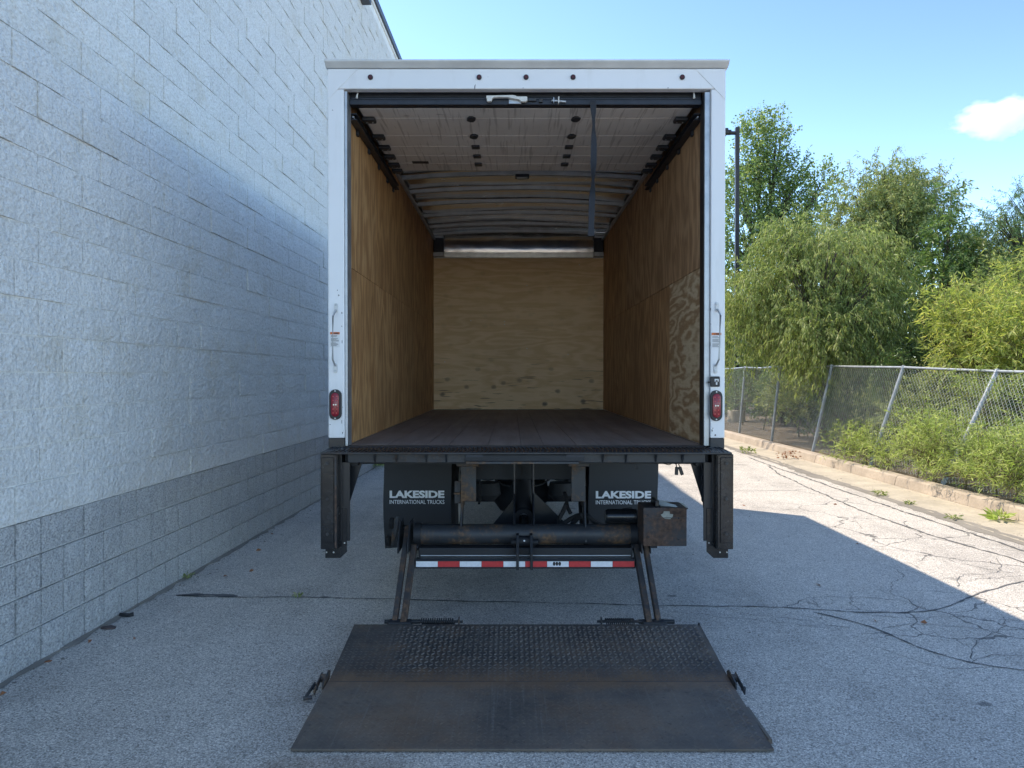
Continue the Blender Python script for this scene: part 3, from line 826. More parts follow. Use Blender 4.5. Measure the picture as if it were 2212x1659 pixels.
for px in (800, 1035, 1136.5, 1238, 1474):
    p = at(px, 166.5, YR-0.006)
    o = cyl("marker_lamp", 'black_plastic', (p[0], YR+0.004, p[2]), (p[0], YR-0.008, p[2]), 0.016, 20, hd)
    cyl("lens", 'marker_lens', (p[0], YR-0.0075, p[2]), (p[0], YR-0.013, p[2]), 0.0115, 16, hd)

# -- roll-up door parked under the roof
DX0, DX1 = -0.983, 1.155
DY = [4.705, 4.945, 5.30, 5.545, 5.775, 5.995, 6.205]
door = box("roll_up_door", 'track', DX0+0.02, DX1-0.02, 4.78, 6.19, 3.347, 3.372)
for i, (a, b) in enumerate(zip(DY[:-1], DY[1:])):
    box("door_panel", 'door', DX0, DX1, max(a, 4.765)+0.0035, b-0.0035, 3.322, 3.346, 0.0025, door)
rail = part(MB().prism_x([(4.698, 3.322), (4.698, 3.352), (4.712, 3.358), (4.712, 3.372), (4.725, 3.378), (4.725, 3.43), (4.763, 3.43), (4.763, 3.322)], -1.028, 1.200), "door_bottom_rail", 'track', door, 0.002)
for i, yy in enumerate(DY[1:-1]):
    for xx in (-0.272, 0.425):
        if i < 2:
            b = MB(); n = 8; s = 0.034
            pts = [(xx + s*math.cos(2*math.pi*(q+0.5)/n)*(1.0 if q % 2 else 0.82), yy + 1.35*s*math.sin(2*math.pi*(q+0.5)/n)) for q in range(n)]
            vs = [(p[0], p[1], 3.308) for p in pts] + [(p[0], p[1], 3.3215) for p in pts]
            b.add(vs, [tuple(range(n)), tuple(range(2*n-1, n-1, -1))] + [(q, n+q, n+(q+1) % n, (q+1) % n) for q in range(n)])
            o = part(b, "door_hinge", 'track', door, 0.003)
        else:
            o = box("door_hinge", 'track', xx-0.030, xx+0.030, yy-0.036, yy+0.036, 3.308, 3.3215, 0.005, door)
for yy in DY[1:-1] + [6.17]:
    for sgn, xe in ((1, DX0), (-1, DX1)):
        o = part(MB().prism_y([(0, 0)], 0, 0) if False else MB().box(min(xe-0.012*sgn, xe+0.075*sgn), max(xe-0.012*sgn, xe+0.075*sgn), yy-0.040, yy+0.040, 3.296, 3.3215), "roller_bracket", 'track', door, 0.008)
        for q in (0.016, 0.055):
            cyl("bolt", 'galv', (xe+q*sgn, yy+0.008, 3.2965), (xe+q*sgn, yy+0.008, 3.292), 0.0045, 8, door)
for x0, x1 in ((-1.046, -0.998), (1.172, 1.220)):
    b = MB().box(x0, x1, 4.775, 6.56, 3.252, 3.258).box(x0, x1, 4.775, 6.56, 3.288, 3.294)
    w0, w1 = ((x0, x0+0.006) if x0 < 0 else (x1-0.006, x1))
    b.box(w0, w1, 4.775, 6.56, 3.258, 3.288)
    part(b, "door_track", 'track')
    xm = 0.5*(x0+x1)
    cyl("track_shaft", 'rail', (xm, 4.78, 3.273), (xm, 6.54, 3.273), 0.006, 8)
    for yy in (5.0, 5.4, 5.8, 6.2, 6.5):
        box("track_bracket", 'track', *( (IL+0.0005, IL+0.016) if x0 < 0 else (IR-0.016, IR-0.0005)), yy-0.02, yy+0.02, 3.22, 3.252, 0.003)
# latch on the bottom rail
def srcx(x, Y): return (x-1280)/1850*Y
lz0, lz1 = 3.345, 3.388
lt = MB()
Yl = 4.672
def zz(y): return src(1280, y, Yl)[2]
prof = [(1216, 240.5), (1280, 239.0), (1288, 240), (1292, 242.5), (1317, 242.5), (1318, 245), (1318, 253), (1313, 255.5), (1303, 255), (1297, 250), (1291, 249), (1268, 244.5), (1236, 244.5), (1231, 247), (1229, 254), (1220, 255), (1217, 252), (1218, 248), (1216, 246)]
lt.prism_y([(srcx(a, Yl), zz(b)) for a, b in prof], 4.660, 4.685)
latch = part(lt, "latch_lever", 'latch_white', door, 0.002)
box("latch_plate", 'galv', srcx(1272, Yl), srcx(1303, Yl), 4.686, 4.697, zz(257), zz(246), 0.001, door)
box("latch_keeper", 'sill', srcx(1319, Yl), srcx(1341, Yl), 4.68, 4.697, zz(251), zz(243), 0.003, door)
box("latch_keeper", 'sill', srcx(1347, Yl), srcx(1356, Yl), 4.68, 4.697, zz(254), zz(246), 0.003, door)
cyl("lock_bolt", 'galv', (srcx(1379, Yl), 4.688, zz(249)), (srcx(1415, Yl), 4.688, zz(252)), 0.008, 10, door)
box("bolt_flange", 'latch_white', srcx(1395, Yl), srcx(1398, Yl), 4.672, 4.697, zz(257), zz(241), 0.001, door)
box("bolt_flange", 'galv', srcx(1383, Yl), srcx(1385, Yl), 4.672, 4.697, zz(256), zz(243), 0.0005, door)
for px in (894, 1734):
    x = srcx(px, Yl)
    part(MB().tube([(x+0.002, 4.69, 3.392), (x, 4.675, 3.372), (x-0.001, 4.67, 3.352)], [0.003, 0.0055, 0.007], 8), "cable_hook", 'latch_white', door, 0, True)
# hanging pull strap with twists
sv = []; sf = []; N = 44
for i in range(N+1):
    f = i/N
    z = 3.345 - f*(3.345-2.492)
    x = 0.512 + 0.007*math.sin(f*5.0) - 0.004*f; yy = 4.688 + 0.010*math.sin(f*7)
    tw = math.radians(70)*math.sin(max(0, f-0.03)*8.6) * (1 if f < 0.93 else (1-f)/0.07) * (0.6+0.4*math.sin(f*13))
    hw = 0.0195*(1+0.12*(f > 0.93))
    dx, dy = hw*math.cos(tw), hw*math.sin(tw)
    nx_, ny_ = -math.sin(tw)*0.0012, math.cos(tw)*0.0012
    sv += [(x-dx-nx_, yy-dy-ny_, z), (x+dx-nx_, yy+dy-ny_, z), (x+dx+nx_, yy+dy+ny_, z), (x-dx+nx_, yy-dy+ny_, z)]
for i in range(N):
    k = 4*i
    for q in range(4): sf.append((k+q, k+(q+1) % 4, k+4+(q+1) % 4, k+4+q))
sf += [(3, 2, 1, 0), (4*N, 4*N+1, 4*N+2, 4*N+3)]
part(MB().add(sv, sf), "pull_strap", 'strap', door, 0, True)
box("door_label", 'sill', -0.800, -0.670, 5.925, 5.985, 3.3185, 3.3215, 0, door)
box("door_label", 'latch_white', -0.86, -0.802, 5.965, 5.978, 3.3190, 3.3215, 0, door)

# -- fittings on the posts
def stadium(b, xc, z0, z1, hw, y0, y1, n=10):
    pts = []
    for i in range(n+1):
        a = math.pi*i/n; pts.append((xc+hw*math.cos(a), z1-hw+hw*math.sin(a)))
    for i in range(n+1):
        a = math.pi + math.pi*i/n; pts.append((xc+hw*math.cos(a), z0+hw+hw*math.sin(a)))
    return b.prism_y(pts, y0, y1)
def tail_lamp(px, y0, y1):
    xc = at(px, 874, YR-0.01)[0]; z1 = at(px, y0, YR-0.01)[2]; z0 = at(px, y1, YR-0.01)[2]
    o = part(stadium(MB(), xc, z0, z1, 0.0385, YR-0.018, YR+0.002), "tail_lamp", 'black_plastic', T, 0.004)
    part(stadium(MB(), xc, z0+0.021, z1-0.021, 0.0255, YR-0.026, YR-0.0185), "lens", 'red_lens', o, 0.004, True)
    zc = 0.5*(z0+z1)
    for dx in (-0.007, 0.007):
        cyl("reflector", 'lens_dot', (xc+dx, YR-0.0255, zc), (xc+dx, YR-0.0285, zc), 0.0045, 10, o)
    for dz in (-0.052, -0.027, 0.027, 0.052):
        for dx in (-0.011, 0.011):
            cyl("led", 'tape_red', (xc+dx, YR-0.0255, zc+dz), (xc+dx, YR-0.0275, zc+dz), 0.0045, 8, o)
    for z in (z0+0.010, z1-0.010):
        cyl("screw", 'galv', (xc, YR-0.0175, z), (xc, YR-0.021, z), 0.005, 8, o)
tail_lamp(724.5, 841, 907); tail_lamp(1547, 843, 909.5)
def sticker(x0, x1, z0, z1):
    o = box("warning_sticker", 'sticker', x0, x1, YR-0.0025, YR-0.0006, z0, z1)
    h = z1-z0; w = x1-x0
    box("sticker_header", 'sticker_orange', x0+0.001, x1-0.001, YR-0.0035, YR-0.0026, z1-0.16*h, z1-0.01*h, 0, o)
    part(MB().prism_y([(x0+0.30*w, z1-0.135*h), (x0+0.38*w, z1-0.135*h), (x0+0.34*w, z1-0.045*h)], YR-0.0044, YR-0.0036), "warning_triangle", 'ink', o)
    box("sticker_word", 'ink', x0+0.44*w, x0+0.86*w, YR-0.0044, YR-0.0036, z1-0.125*h, z1-0.055*h, 0, o)
    rr = random.Random(int(x0*1000))
    for k, fz in enumerate([0.24, 0.31, 0.42, 0.48, 0.54, 0.60, 0.72, 0.78, 0.84, 0.90]):
        box("text_line", 'ink', x0+0.10*w, x0+(rr.uniform(0.6, 0.92))*w, YR-0.0034, YR-0.0026, z1-fz*h-0.0011, z1-fz*h+0.0011, 0, o)
a = at(713, 717, YR); b_ = at(734.5, 750, YR); sticker(a[0], b_[0], b_[2], a[2])
a = at(1536.5, 718.5, YR); b_ = at(1558, 752, YR); sticker(a[0], b_[0], b_[2], a[2])
def grab(pxt, pyt, pxb, pyb, bow):
    t0 = at(pxt, pyt, YR-0.01); b0 = at(pxb, pyb, YR-0.01)
    xt, zt, xb, zb = t0[0], t0[2], b0[0], b0[2]
    o = part(MB().tube([(xt, YR-0.010, zt-0.045), (xt+bow*0.3, YR-0.035, zt-0.060), (xt+bow, YR-0.058, zt-0.085), (xb+bow, YR-0.058, zb+0.085), (xb+bow*0.3, YR-0.035, zb+0.060), (xb, YR-0.010, zb+0.045)], 0.0060, 12), "grab_handle", 'rod_grey', T, 0, True)
    for (x, z) in ((xt, zt-0.028), (xb, zb+0.028)):
        part(stadium(MB(), x, z-0.030, z+0.030, 0.0115, YR-0.009, YR-0.0005, 6), "handle_foot", 'cap_paint', o, 0.002)
        for dz in (-0.015, 0.017):
            cyl("bolt", 'galv', (x, YR-0.0085, z+dz), (x, YR-0.014, z+dz), 0.0065, 10, o)
grab(725.5, 655, 724.5, 805, -0.006); grab(1549.5, 653, 1546, 806, 0.007)
a = at(1534, 813, YR-0.01); b_ = at(1555, 835.5, YR-0.01)
sw = box("liftgate_switch", 'black_plastic', a[0], b_[0], YR-0.016, YR-0.0005, b_[2], a[2], 0.006)
xc, zc = 0.5*(a[0]+b_[0]), 0.5*(a[2]+b_[2])
box("switch_plate", 'galv', xc-0.005, xc+0.021, YR-0.0185, YR-0.0162, zc-0.001, zc+0.017, 0.001, sw)
box("switch_plate", 'galv', xc+0.003, xc+0.013, YR-0.0185, YR-0.0162, zc-0.020, zc-0.003, 0.001, sw)
cyl("toggle", 'black_plastic', (xc+0.008, YR-0.018, zc+0.006), (xc+0.008, YR-0.030, zc+0.004), 0.004, 8, sw)
box("side_connector", 'black_plastic', a[0]-0.012, a[0]+0.001, YR-0.010, YR-0.0005, zc-0.010, zc+0.002, 0.002, sw)

# -- step bumper
BL, BR = -1.142, 1.310
step = part(MB().prism_x([(4.400, 1.138), (4.400, 1.149), (4.628, 1.159), (4.628, 1.138)], BL, BR), "step_tread", 'sill', T, 0.002)
lg = MB()
for i in range(96):
    x = BL + 0.015 + i*(BR-BL-0.03)/95
    for (y0, y1, s) in ((4.412, 4.505, 0.006), (4.520, 4.618, -0.006)):
        z0 = 1.149 + (y0-4.4)*0.0439; z1 = 1.149 + (y1-4.4)*0.0439
        lg.add([(x-0.004-s, y0, z0), (x+0.004-s, y0, z0), (x+0.004+s, y1, z1), (x-0.004+s, y1, z1), (x-s, y0, z0+0.004), (x+s, y1, z1+0.004)],
               [(0, 1, 4), (1, 2, 5, 4), (2, 3, 5), (3, 0, 4, 5)])
tag(part(lg, "tread_ribs", 'black_gloss', step), kind="stuff")
beam = box("step_beam", 'sill', -0.99, 1.165, 4.450, 4.60, 1.082, 1.1375, 0.004)
ctr = box("beam_plate", 'frame_steel', -0.282, 0.436, 4.428, 4.4495, 1.094, 1.132, 0.002)
box("plate_lip", 'rust_steel', -0.275, 0.400, 4.420, 4.449, 1.078, 1.0925, 0.002)
for x0, x1 in ((-0.278, -0.175), (0.325, 0.432)):
    box("plate_slot", 'track', x0, x1, 4.424, 4.4275, 1.118, 1.1345)
for x in (-0.83, -0.70, -0.52, -0.40, 0.54, 0.68, 0.86, 1.02):
    part(MB().prism_x([(4.412, 1.1375), (4.449, 1.1375), (4.449, 1.086)], x, x+0.010), "beam_gusset", 'sill')

# -- bumper uprights at the two corners
def upright(sgn):
    f = (lambda x: x) if sgn < 0 else (lambda x: (1.3265 - (x + 1.147)))
    def bx(name, mat, x0, x1, y0, y1, z0, z1, bev=0.004, parent=T):
        xa, xb = sorted((f(x0), f(x1))); return box(name, mat, xa, xb, y0, y1, z0, z1, bev, parent)
    o = bx("bumper_upright", 'black_gloss', -1.147, -1.045, 4.425, 4.49, 0.566, 1.1365)
    bx("upright_face", 'black_gloss', -1.138, -1.068, 4.418, 4.4245, 0.605, 1.118, 0.003, o)
    bx("edge_strip", 'rust_box' if sgn < 0 else 'black_gloss', -1.061, -1.050, 4.416, 4.4245, 0.575, 1.13, 0.002, o)
    bx("inner_web", 'black_steel', -1.044, -0.988, 4.50, 4.512, 0.60, 1.08, 0.002, o)
    bx("web_flange", 'black_steel', -1.047, -1.035, 4.491, 4.60, 0.60, 1.136, 0.002, o)
    pts = [(f(-1.136), 0.60), (f(-1.136), 0.497), (f(-1.046), 0.497), (f(-1.005), 0.535), (f(-1.005), 0.80), (f(-1.046), 0.80)]
    part(MB().prism_y(pts, 4.492, 4.499), "upright_foot", 'black_gloss', o, 0.001)
    for z in (1.083, 0.870, 0.660):
        for r, dd, m in ((0.0155, 0.006, 'black_gloss'), (0.009, 0.010, 'sill')):
            xm = f(-1.103); cyl("bolt", m, (xm, 4.4182, z), (xm, 4.4182-dd, z), r, 14, o)
    for (x, z) in ((-1.128, 0.533), (-1.085, 0.533), (-1.018, 0.590)):
        xm = f(x); cyl("rivet", 'latch_white', (xm, 4.4925, z), (xm, 4.488, z), 0.0045, 8, o)
    # raking gusset plate going back to the chassis
    pts = [(f(-0.985), 1.075), (f(-0.932), 1.075), (f(-1.036), 0.745), (f(-1.036), 1.06)]
    part(MB().prism_y(pts, 4.615, 4.627), "raking_gusset", 'black_steel', o, 0.002)
    bx("gusset_tie", 'frame_steel', -1.03, -0.95, 4.55, 4.614, 1.05, 1.136, 0.004, o)
    return o
up_l = upright(-1); up_r = upright(1)
# chain hanging on the off side upright
ch = None
for i in range(8):
    z = 1.045 - i*0.0325; x = 1.178
    pts = []
    for q in range(15):
        a_ = 2*math.pi*q/14
        dx, dz = 0.011*math.cos(a_), 0.021*math.sin(a_)
        pts.append((x+dx, 4.545, z+dz) if i % 2 == 0 else (x+0.001, 4.545+dx, z+dz))
    part(MB().tube(pts, 0.0036, 6, False), "chain_link", 'frame_steel', up_r, 0, True)
for px, ang in ((1692, 0.05), (1699, -0.35)):
    p = src(px, 1176, 4.58)
    b = MB().bar((p[0], p[1], p[2]+0.022), (p[0]+math.sin(-ang)*0.05, p[1], p[2]-0.028), 0.020, 0.016)
    o = part(b, "wiring_plug", 'black_plastic', beam, 0.003)
    part(MB().tube([(p[0], p[1], p[2]+0.02), (p[0]-0.004, p[1], p[2]+0.035), (p[0]-0.012, p[1]+0.01, p[2]+0.052)], 0.003, 6), "wire", 'black_plastic', o)
part(MB().tube([src(1592+4*math.cos(t_), 1168+5*math.sin(t_), 4.6) for t_ in np.linspace(-1.2, 4.4, 14)], 0.0022, 6), "wire_loop", 'black_plastic', beam)
part(MB().tube([src(1640, 1160, 4.6), src(1655, 1158, 4.6), src(1672, 1162, 4.6), src(1682, 1158, 4.6), src(1692, 1160, 4.6)], 0.003, 6), "wire", 'black_plastic', beam)

# -- chassis, axle, wheels
for sx in (-0.43, 0.43):
    x = 0.091+sx
    b = MB().box(x-0.035, x+0.035, 5.62, 13.2, 0.84, 0.855).box(x-0.035, x+0.035, 5.62, 13.2, 1.045, 1.06).box(x-0.005, x+0.005, 5.62, 13.2, 0.855, 1.045)
    part(b, "frame_rail", 'frame_steel')
    b = MB()
    for k in range(6): b.box(x-0.04, x+0.04, 6.95-0.62+k*0.07, 6.95+0.62-k*0.07, 0.70-k*0.014, 0.712-k*0.014)
    part(b, "leaf_spring", 'frame_steel')
for yy in (5.35, 6.3, 7.7, 9.0, 10.5):
    box("crossmember", 'frame_steel', 0.091-0.424, 0.091+0.424, yy-0.04, yy+0.04, 0.86, 1.04, 0.005)
for k in range(12):
    yy = 4.95 + k*0.42
    box("floor_joist", 'frame_steel', -1.07, 1.245, yy-0.03, yy+0.03, 1.000 if k > 1 else 1.02, 1.084)
ax = cyl("axle_housing", 'frame_steel', (-0.80, 6.95, 0.50), (0.98, 6.95, 0.50), 0.075, 16)
bs = MB(); vs = []; rings = [(-0.26, 0.09), (-0.20, 0.17), (-0.08, 0.225), (0.05, 0.225), (0.16, 0.17), (0.24, 0.09)]
part(bs.tube([(0.091+a, 6.95, 0.52) for a, r in rings], [r for a, r in rings], 18), "differential", 'frame_steel', ax, 0, True)
cyl("drive_shaft", 'frame_steel', (0.091, 7.15, 0.55), (0.091, 11.0, 0.72), 0.05, 12)
def lathe_x(b, prof, x, yc, zc, n=28, sgn=1):
    k = len(b.v)
    for (dx, r) in prof:
        for j in range(n):
            a_ = 2*math.pi*j/n
            b.v.append((x+sgn*dx, yc+r*math.cos(a_), zc+r*math.sin(a_)))
    for i in range(len(prof)-1):
        for j in range(n):
            j2 = (j+1) % n
            b.f.append((k+i*n+j, k+i*n+j2, k+(i+1)*n+j2, k+(i+1)*n+j))
    return b
TYRE = [(-0.09, 0.29), (-0.118, 0.33), (-0.122, 0.42), (-0.105, 0.475), (-0.07, 0.486), (0.07, 0.486), (0.105, 0.475), (0.122, 0.42), (0.118, 0.33), (0.09, 0.29), (-0.09, 0.29)]
RIM = [(0.0, 0.05), (0.03, 0.10), (0.02, 0.18), (0.06, 0.26), (0.10, 0.288), (-0.09, 0.286), (-0.05, 0.2), (0.0, 0.05)]
def wheel(x, yc, sgn):
    o = part(lathe_x(MB(), TYRE, x, yc, 0.487, 32), "tyre", 'rubber', T, 0, True)
    part(lathe_x(MB(), RIM, x, yc, 0.487, 28, sgn), "rim", 'cap_paint', o, 0, True)
for x, s_ in ((-0.88, -1), (-0.60, 1), (0.782, -1), (1.062, 1)): wheel(x, 6.95, s_)
for x, s_ in ((-0.90, -1), (1.08, 1)): wheel(x, 11.6, s_)
cyl("front_axle", 'frame_steel', (-0.9, 11.6, 0.47), (1.08, 11.6, 0.47), 0.06, 12)
tank = part(MB().tube([(1.0, 8.2, 0.68), (1.0, 9.4, 0.68)], 0.28, 24), "fuel_tank", 'alu_plain', T, 0.01, True)
# cab (ahead of the box)
cab = part(MB().prism_x([(10.06, 0.75), (10.06, 2.20), (10.20, 2.38), (11.15, 2.38), (11.62, 1.72), (12.75, 1.52), (12.9, 1.30), (12.9, 0.62), (12.2, 0.62), (12.1, 0.98), (11.1, 0.98), (11.0, 0.62), (10.2, 0.62)], -0.86, 1.04), "cab", 'white_paint', T, 0.06, True, 3)
part(MB().add([(-0.78, 11.17, 2.33), (0.96, 11.17, 2.33), (0.98, 11.60, 1.76), (-0.80, 11.60, 1.76)], [(0, 1, 2, 3)]), "windscreen", 'black_gloss', cab)
for x in (-0.868, 1.048):
    part(MB().prism_x([(10.30, 1.62), (10.30, 2.22), (11.10, 2.22), (11.45, 1.70), (11.45, 1.62)], x-0.004, x+0.004), "side_window", 'black_gloss', cab)
    box("door_handle", 'black_plastic', x-0.014, x+0.014, 10.32, 10.46, 1.45, 1.48, 0.003, cab)
box("front_bumper", 'black_gloss', -0.95, 1.13, 12.86, 13.05, 0.42, 0.68, 0.02, cab)

# -- mud flaps with lettering
def lettering(parent, text, x0, x1, z0, z1, y, offset, squeeze=None):
    cu = bpy.data.curves.new("lettering", 'FONT'); cu.body = text; cu.size = 1.0; cu.offset = offset; cu.resolution_u = 3
    cu.fill_mode = 'FRONT'; cu.extrude = 0.0
    tmp = bpy.data.objects.new("tmp", cu); COL.objects.link(tmp)
    dg = bpy.context.evaluated_depsgraph_get(); dg.update()
    me = bpy.data.meshes.new_from_object(tmp.evaluated_get(dg))
    bpy.data.objects.remove(tmp)
    co = np.zeros(len(me.vertices)*3); me.vertices.foreach_get("co", co); co = co.reshape(-1, 3)
    mn, mx = co.min(0), co.max(0)
    off = root_loc(parent)
    new = np.zeros_like(co)
    new[:, 0] = x0 + (co[:, 0]-mn[0])/(mx[0]-mn[0])*(x1-x0) - off.x
    new[:, 2] = z0 + (co[:, 1]-mn[1])/(mx[1]-mn[1])*(z1-z0) - off.z
    new[:, 1] = y - off.y
    me.vertices.foreach_set("co", new.ravel()); me.update()
    me.materials.clear()
    return link_mesh("lettering", me, M['letter'], parent)
YFL = 6.20
for (pl, pr, tl, tr, dy) in ((829, 975, 974, 1111, 0), (1272, 1421, 1489.5, 1628, 1.0)):
    x0 = at(pl, 1188, YFL)[0]; x1 = at(pr, 1188, YFL)[0]
    b = MB(); nu_, nv_ = 8, 14; vs = []
    for j in range(nv_+1):
        z = 0.150 + (0.985-0.150)*j/nv_; low = max(0.0, (0.45-z)/0.30)
        for i in range(nu_+1):
            x = x0 + (x1-x0)*i/nu_; u = (x-x0)/(x1-x0)
            vs.append((x + 0.004*math.sin(z*9), YFL + 0.045*low*low*(1 if pl < 1000 else 0.7) + 0.012*low*math.sin(u*5+pl), z + 0.006*low*math.sin(u*3)))
    n_ = len(vs); vs += [(a_, b__+0.010, c_) for a_, b__, c_ in vs]
    W_ = nu_+1; fs = []
    for j in range(nv_):
        for i in range(nu_):
            q = j*W_+i; fs += [(q, q+1, q+W_+1, q+W_), (n_+q, n_+q+W_, n_+q+W_+1, n_+q+1)]
    for j in range(nv_): fs += [(j*W_, (j+1)*W_, n_+(j+1)*W_, n_+j*W_), (j*W_+nu_, n_+j*W_+nu_, n_+(j+1)*W_+nu_, (j+1)*W_+nu_)]
    for i in range(nu_): fs += [(i, n_+i, n_+i+1, i+1), (nv_*W_+i, nv_*W_+i+1, n_+nv_*W_+i+1, n_+nv_*W_+i)]
    o = part(b.add(vs, fs), "mud_flap", 'flap', T, 0, True)
    box("flap_bracket", 'frame_steel', x0, x1, YFL+0.013, YFL+0.05, 0.92, 1.0, 0.003, o)
    a_ = src(tl, 1226.3+dy, YFL-0.002); b_ = src(tr, 1245.2+dy, YFL-0.002)
    lettering(o, "LAKESIDE", a_[0], b_[0], b_[2], a_[2], YFL-0.0025, 0.045)
    a_ = src(tl, 1249.8+dy, YFL-0.002); b_ = src(tr, 1259.8+dy, YFL-0.002)
    lettering(o, "INTERNATIONAL TRUCKS", a_[0], b_[0], b_[2], a_[2], YFL-0.0025, 0.008)

# -- liftgate mechanism
def P(x, y, Y): return at(x, y, Y)
tube = cyl("torsion_tube", 'rust_steel', (-0.640, 4.96, 0.545), (0.822, 4.96, 0.545), 0.066, 24)
for x in (-0.640, 0.800):
    cyl("tube_collar", 'frame_steel', (x-0.012, 4.96, 0.545), (x+0.034, 4.96, 0.545), 0.075, 24, tube)
lower = box("lower_beam", 'frame_steel', -0.615, 0.795, 4.86, 4.965, 0.412, 0.474, 0.006)
icc = box("underride_bar", 'black_steel', -0.628, 0.800, 4.782, 4.845, 0.357, 0.418, 0.005)
box("bar_highlight_lip", 'rail', -0.60, 0.78, 4.85, 4.858, 0.422, 0.428, 0.001, lower)
N = 10
for i in range(N):
    xa = -0.622 + (0.793+0.622)*i/N; xb = -0.622 + (0.793+0.622)*(i+1)/N
    box("reflective_tape", 'tape_white' if i % 2 == 0 else 'tape_red', xa+0.0008, xb-0.0008, 4.7797, 4.7815, 0.369, 0.405, 0, icc)
p = P(1203, 1217, 4.78)
for dx in (-0.018, 0.0, 0.018):
    part(MB().prism_y([(p[0]+dx+0.009*math.cos(q*0.785), p[2]-0.002+0.014*math.sin(q*0.785)) for q in range(8)], 4.7788, 4.7794), "tape_scuff", 'black_plastic', icc)
# lift arms (parallelogram)
for x0, x1, (ya, za), (yb, zb), m in ((-0.717, -0.687, (4.97, 0.585), (4.425, 0.130), 'rust_arm'), (-0.668, -0.632, (4.90, 0.470), (4.415, 0.118), 'rust_arm'),
                                      (0.862, 0.892, (4.97, 0.585), (4.425, 0.130), 'rust_arm'), (0.803, 0.838, (4.90, 0.470), (4.415, 0.118), 'rust_arm')):
    arm = part(MB().bar((0.5*(x0+x1), ya, za), (0.5*(x0+x1), yb, zb), x1-x0, 0.055), "lift_arm", m, T, 0.004)
    for (yy, z) in ((ya, za), (yb, zb)):
        cyl("pivot_pin", 'frame_steel', (x0-0.012, yy, z), (x1+0.012, yy, z), 0.018, 12, arm)
for x in (-0.742, -0.678, 0.846, 0.902):
    part(MB().prism_x([(4.80, 0.45), (4.80, 0.52), (4.90, 0.635), (5.04, 0.635), (5.06, 0.45)], x-0.005, x+0.004), "pivot_plate", 'frame_steel', tube, 0.002)
for x0, x1 in ((-0.745, -0.60), (0.78, 0.925)):
    box("arm_shoe", 'frame_steel', x0, x1, 4.392, 4.462, 0.098, 0.139, 0.010)
    cyl("shoe_pin", 'frame_steel', (x0-0.02, 4.43, 0.130), (x1+0.05, 4.43, 0.130), 0.013, 10)
# cylinder and its cheeks
for x in (0.016, 0.146):
    part(MB().prism_x([(4.90, 0.40), (4.90, 0.56), (5.06, 0.80), (5.06, 1.03), (5.24, 1.03), (5.24, 0.74), (5.04, 0.40)], x-0.006, x+0.006), "cylinder_cheek", 'black_steel', T, 0.002)
cy = cyl("hydraulic_cylinder", 'cyl_grey', (0.081, 5.62, 0.900), (0.081, 5.13, 0.640), 0.060, 24)
cyl("cylinder_cap", 'frame_steel', (0.081, 5.135, 0.643), (0.081, 5.115, 0.632), 0.064, 24, cy)
cyl("piston_rod", 'galv', (0.081, 5.12, 0.635), (0.081, 4.93, 0.535), 0.026, 16, cy)
cyl("rod_sleeve", 'black_gloss', (0.081, 5.10, 0.625), (0.081, 4.97, 0.556), 0.033, 16, cy)
cyl("rod_eye", 'frame_steel', (0.045, 4.905, 0.510), (0.117, 4.905, 0.510), 0.040, 16, cy)
cyl("grease_nipple", 'galv', (0.081, 4.866, 0.520), (0.081, 4.858, 0.521), 0.006, 8, cy)
for x in (0.036, 0.126):
    part(MB().prism_x([(4.765, 0.352), (4.765, 0.46), (4.83, 0.565), (4.95, 0.565), (4.95, 0.40), (4.80, 0.352)], x-0.009, x+0.009), "clevis_plate", 'frame_steel', T, 0.003)
cyl("clevis_pin", 'frame_steel', (-0.005, 4.895, 0.505), (0.172, 4.895, 0.505), 0.022, 14)
# hanger plates
for sgn, xa, xb, xt in ((-1, -0.347, -0.243, -0.340), (1, 0.402, 0.497, 0.492)):
    o = box("hanger_plate", 'rust_steel', xa, xb, 5.00, 5.012, 0.756, 1.055, 0.003)
    box("hanger_top", 'rust_steel', xa-0.025, xb+0.018, 4.94, 5.06, 1.0, 1.08, 0.004, o)
    box("hanger_web", 'rust_steel', xt-0.008, xt+0.006, 5.013, 5.22, 0.70, 1.05, 0.002, o)
    part(MB().prism_x([(4.90, 0.50), (4.90, 0.55), (5.00, 0.76), (5.10, 0.76), (5.02, 0.50)], xt-0.007, xt+0.005), "hanger_leg", 'rust_steel', o, 0.002)
jb = box("junction_plate", 'rust_arm', -0.392, -0.350, 5.04, 5.06, 0.735, 0.890, 0.003)
for z in (0.87, 0.79):
    cyl("bolt", 'black_plastic', (-0.371, 5.042, z), (-0.371, 5.032, z), 0.006, 8, jb)
box("junction_bar", 'rust_steel', -0.396, -0.350, 5.02, 5.039, 0.800, 0.812, 0.002, jb)
# V shaped stowage plate behind the cylinder
part(MB().prism_y([(-0.155, 0.50), (0.075, 0.78), (0.135, 0.78), (0.42, 0.50)], 5.42, 5.432), "stow_plate", 'black_steel', T, 0.002)
part(MB().tube([(-0.33, 5.9, 0.93), (-0.18, 5.9, 0.865), (0.06, 5.9, 0.835), (0.28, 5.9, 0.86), (0.50, 5.9, 0.93)], 0.02, 8), "brake_line", 'rubber', T, 0, True)
cyl("shock_link", 'tape_red', (-0.20, 6.1, 0.86), (0.02, 6.1, 0.83), 0.012, 8)
for x in (-0.21, 0.42):
    part(MB().tube([(x, 6.45, 1.0), (x, 6.45, 0.70)], 0.05, 14), "air_canister", 'frame_steel', T, 0, True)
    part(MB().tube([(x-0.0, 6.3, 0.70), (x, 6.3, 0.60), (x, 6.3, 0.545)], [0.10, 0.115, 0.06], 16), "brake_chamber", 'rubber', T, 0, True)
